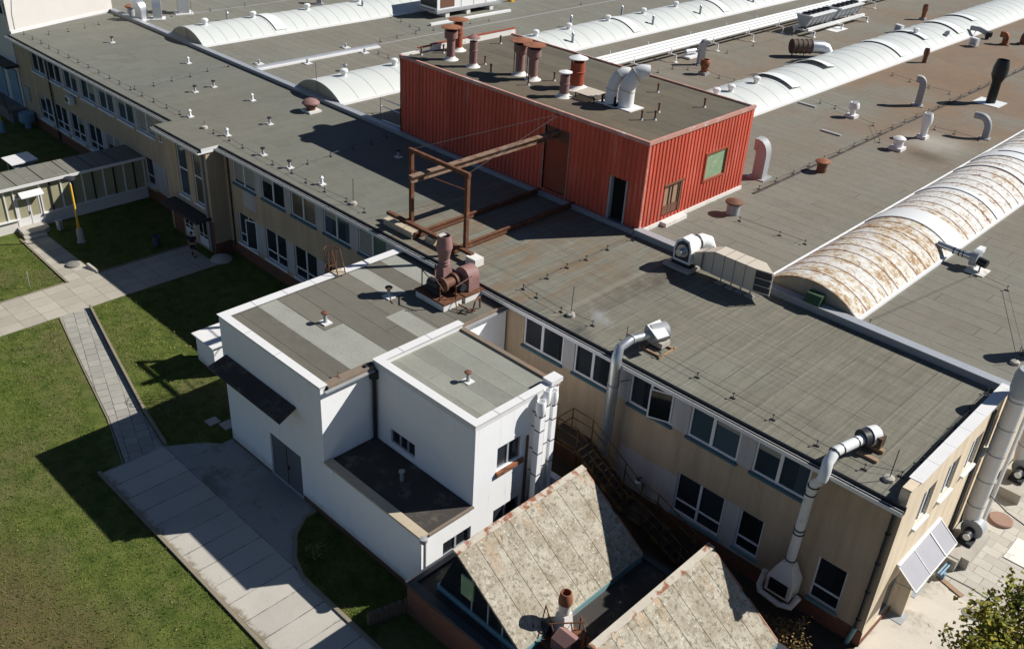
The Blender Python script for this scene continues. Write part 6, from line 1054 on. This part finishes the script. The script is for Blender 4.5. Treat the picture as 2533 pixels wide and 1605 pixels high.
skin('shirt', [((0, 0, .92), (.155, .125)), ((0, .01, 1.15), (.15, .115)), ((0, .02, 1.36), (.172, .122)), ((0, .01, 1.43), (.09, .08)), ((.20, .01, 1.38), .075), ((.25, .03, 1.18), .066), ((-.20, .01, 1.38), .075), ((-.25, .06, 1.18), .066)], [(0, 1), (1, 2), (2, 3), (2, 4), (4, 5), (2, 6), (6, 7)], 'navy', per)
skin('shorts', [((0, 0, .92), (.15, .12)), ((.10, -.03, .82), .115), ((.11, -.12, .50), .085), ((-.10, .02, .82), .115), ((-.11, .05, .50), .085)], [(0, 1), (1, 2), (0, 3), (3, 4)], 'black', per)
h = MB().lathe([(.06, 1.60), (.095, 1.64), (.098, 1.70), (.075, 1.76), (.02, 1.785)], (0, .012, 0), 12); lpart('hair', h, 'hair', per); lpart('shoe', MB().box(.065, .155, -.27, -.02, 0, .08), 'shoe', per); lpart('shoe', MB().hull([(-.155, .12, 0), (-.065, .12, 0), (-.065, .34, .10), (-.155, .34, .10)], [(-.155, .10, .07), (-.065, .10, .07), (-.065, .33, .19), (-.155, .33, .19)]), 'shoe', per)
# ================================================================ PLANTS
def leaf_mesh(mb, c, s, rnd):
    a = Vector((rnd.uniform(-1, 1), rnd.uniform(-1, 1), rnd.uniform(-.5, .8))).normalized(); b = a.cross(Vector((rnd.uniform(-1, 1), rnd.uniform(-1, 1), 1))).normalized(); c = Vector(c)
    p = [c-a*s, c-a*s*.2+b*s*.55, c+a*s*.25+b*s*.35, c+a*s, c+a*s*.25-b*s*.35, c-a*s*.2-b*s*.55]; p[2] += Vector((0, 0, s*.12)); p[4] += Vector((0, 0, s*.12)); mb.add(p, [(0, 1, 2, 3, 4, 5)])
def branchy(name, label, cat, base, height, spread, nb, nl, leaf, mat, seed, crown0=.35, sway=(0, 0), trunk_r=.09, group=None):
    rnd = random.Random(seed); k = thing(name, label, cat, base, group); t = MB(); l = MB(); tips = []
    trunk = [Vector((sway[0]*f*f*height*.3+rnd.uniform(-.04, .04), sway[1]*f*f*height*.3+rnd.uniform(-.04, .04), height*f)) for f in [i/7 for i in range(8)]]; t.tube(trunk, [trunk_r*(1-.85*i/7) for i in range(8)], 8)
    for b in range(nb):
        f = crown0+(1-crown0)*b/nb; o = trunk[min(7, int(f*7))]; a = b*2.4+rnd.uniform(-.4, .4); ln = spread*(1.15-.75*abs(f-.55))*rnd.uniform(.75, 1.15); e = o+Vector((math.cos(a)*ln, math.sin(a)*ln, ln*rnd.uniform(.25, .7))); m = (o+e)/2+Vector((0, 0, -.08*ln)); t.tube([o, m, e], [trunk_r*.38, trunk_r*.25, trunk_r*.07], 6)
        for s_ in range(4):
            p = o.lerp(e, .35+.16*s_); a2 = a+rnd.uniform(-1.3, 1.3); q = p+Vector((math.cos(a2), math.sin(a2), rnd.uniform(.1, .7)))*ln*.36; t.tube([p, (p+q)/2, q], [trunk_r*.16, trunk_r*.1, trunk_r*.04], 5); tips += [q, (p+q)/2, p.lerp(e, .3)]
        tips.append(e)
    for i in range(nl):
        c = rnd.choice(tips); r_ = leaf*2.4; leaf_mesh(l, c+Vector((rnd.gauss(0, r_), rnd.gauss(0, r_), rnd.gauss(0, r_*.8))), leaf*rnd.uniform(.6, 1.2), rnd)
    lpart('trunk', t, 'bark', k); lpart('crown', l, mat, k); return k
branchy('maple_tree', 'leafy tree with yellowing leaves at the lower right corner of the yard', 'tree', (-2.0, 29.3, .03), 5.0, 1.75, 28, 8200, .115, 'maple', 4, .38)
for i, (x, y, h) in enumerate(((-8.75, 27.0, 2.1), (-9.35, 26.9, 1.5), (-10.1, 26.7, 1.1), (-8.3, 26.5, 1.5), (-9.0, 26.3, 1.6))):
    branchy('sapling', ['tallest thin sapling with dry curled leaves against the dark wall', 'middle sized dry sapling just left of the tallest one', 'smallest dry seedling, farthest left, near the bargeboard', 'dry sapling right of the tallest one at the bottom edge', 'dry sapling in front of the tallest one at the bottom edge'][i], 'sapling', (x, y, 0), h, .26, 9, 120, .055, 'dry_leaf', 20+i, .25, (.1, .05), .02, 'dry saplings behind the rooflight')
k = thing('weed_clump', 'small leafy weed clump on the shaded lawn below the annex', 'plant', (-25.6, 16.6, 0)); l = MB(); rnd = random.Random(3)
for i in range(160): a = rnd.uniform(0, 6.3); q = rnd.uniform(0, .5); leaf_mesh(l, (q*math.cos(a), q*math.sin(a), rnd.uniform(.03, .32)), .09, rnd)
lpart('leaves', l, 'blade', k)
# grass blades and fallen leaves over the lawn
import numpy as np
def inside(x, y, poly):
    c = False; n = len(poly)
    for i in range(n):
        (x0, y0), (x1, y1) = poly[i], poly[(i+1) % n]
        if (y0 > y) != (y1 > y) and x < (x1-x0)*(y-y0)/(y1-y0)+x0: c = not c
    return c
NO = [[(-55.2, -60), (-51.1, -60), (-51.1, 28), (-55.2, 28)], [(-55, 19), (-55, 21), (-64, 21.2), (-64, 19.2)], [(-51.3, 16.8), (-51.3, 18.8), (-36.4, 15.6), (-36.4, 12.7)], [(-36.7, 12.2), (60, 11.7), (60, 15.5), (-22, 15.5), (-25, 15.6), (-27.2, 16.7), (-27.9, 18.3), (-34.8, 18.3), (-36.6, 15.4)], [(-34.8, 18), (-20.6, 18), (-20.6, 30), (-34.8, 30)], [(-20.6, 17), (0, 17), (0, 30), (-20.6, 30)], [(-42, 20.2), (-39.8, 20.2), (-39.8, 22.1), (-42, 22.1)], [(-67, -10), (-62.3, -10), (-62.3, 30), (-67, 30)]]
rnd = random.Random(11); V_ = []; F_ = []
def pick(n, x0, x1, y0, y1):
    out = []
    while len(out) < n:
        x, y = rnd.uniform(x0, x1), rnd.uniform(y0, y1)
        if not any(inside(x, y, p) for p in NO): out.append((x, y))
    return out
for x, y in pick(42000, -52, -20, 1.5, 24)+pick(7000, -63, -52, 14, 27)+pick(2500, -27.5, -20.6, 15.4, 18.1):
    for j in range(2):
        a = rnd.uniform(0, 6.28); h = rnd.uniform(.03, .10); b = rnd.uniform(.008, .022); dx, dy = math.cos(a), math.sin(a); o = len(V_); xx, yy_ = x+rnd.gauss(0, .03), y+rnd.gauss(0, .03); lx, ly = rnd.gauss(0, .03), rnd.gauss(0, .03)
        V_ += [(xx-dx*b, yy_-dy*b, 0), (xx+dx*b, yy_+dy*b, 0), (xx+lx, yy_+ly, h)]; F_.append((o, o+1, o+2))
g_ = MB(); g_.v = V_; g_.f = F_; g_.mi = [0]*len(F_); struct('lawn_grass', g_, 'blade', 'stuff')
l = MB()
for x, y in pick(330, -51, -35.5, 14.5, 23.5)+pick(170, -51, -22, 3, 16)+pick(40, -62, -56, 14, 26)+pick(70, -47, -42, 16.5, 20.5): leaf_mesh(l, (x, y, .05+rnd.random()*.04), rnd.uniform(.022, .055), rnd)
struct('fallen_leaves', l, 'leaf_litter', 'stuff')

# ================================================================ STEAM from the roof edge
st = NT('steam_volume'); vol = st.n('ShaderNodeVolumePrincipled'); vol.inputs['Color'].default_value = (.95, .95, .97, 1); st.t.nodes.remove(st.b)
vx, vy, vz = st.sep(); ddx = st.M('DIVIDE', st.M('ADD', vx, 22.1), 1.25); ddy = st.M('DIVIDE', st.M('SUBTRACT', vy, 30.0), .55); ddz = st.M('DIVIDE', st.M('SUBTRACT', vz, 8.1), .45)
rr = st.M('SQRT', st.M('ADD', st.M('POWER', ddx, 2.), st.M('ADD', st.M('POWER', ddy, 2.), st.M('POWER', ddz, 2.))))
den = st.M('MULTIPLY', st.rng(rr, .15, 1., 1, 0), st.rng(st.noise(1.9, 4, .65), .42, .68)); st.put(vol.inputs['Density'], st.M('MULTIPLY', den, 1.7))
st.t.links.new(vol.outputs[0], st.t.nodes['Material Output'].inputs['Volume']); MT['steam'] = st.m
solo('steam_puff', MB().lathe([(.02, -.45), (.3, -.40), (.50, -.2), (.55, 0), (.50, .2), (.3, .40), (.02, .45)], (0, 0, 0), 16), 'steam', 'faint white puff of steam drifting over the roof edge by the galvanised duct', 'steam')
o = bpy.data.objects['steam_puff']; o.location = (-22.1, 30.0, 7.65); o.scale = (2.3, 1, 1)
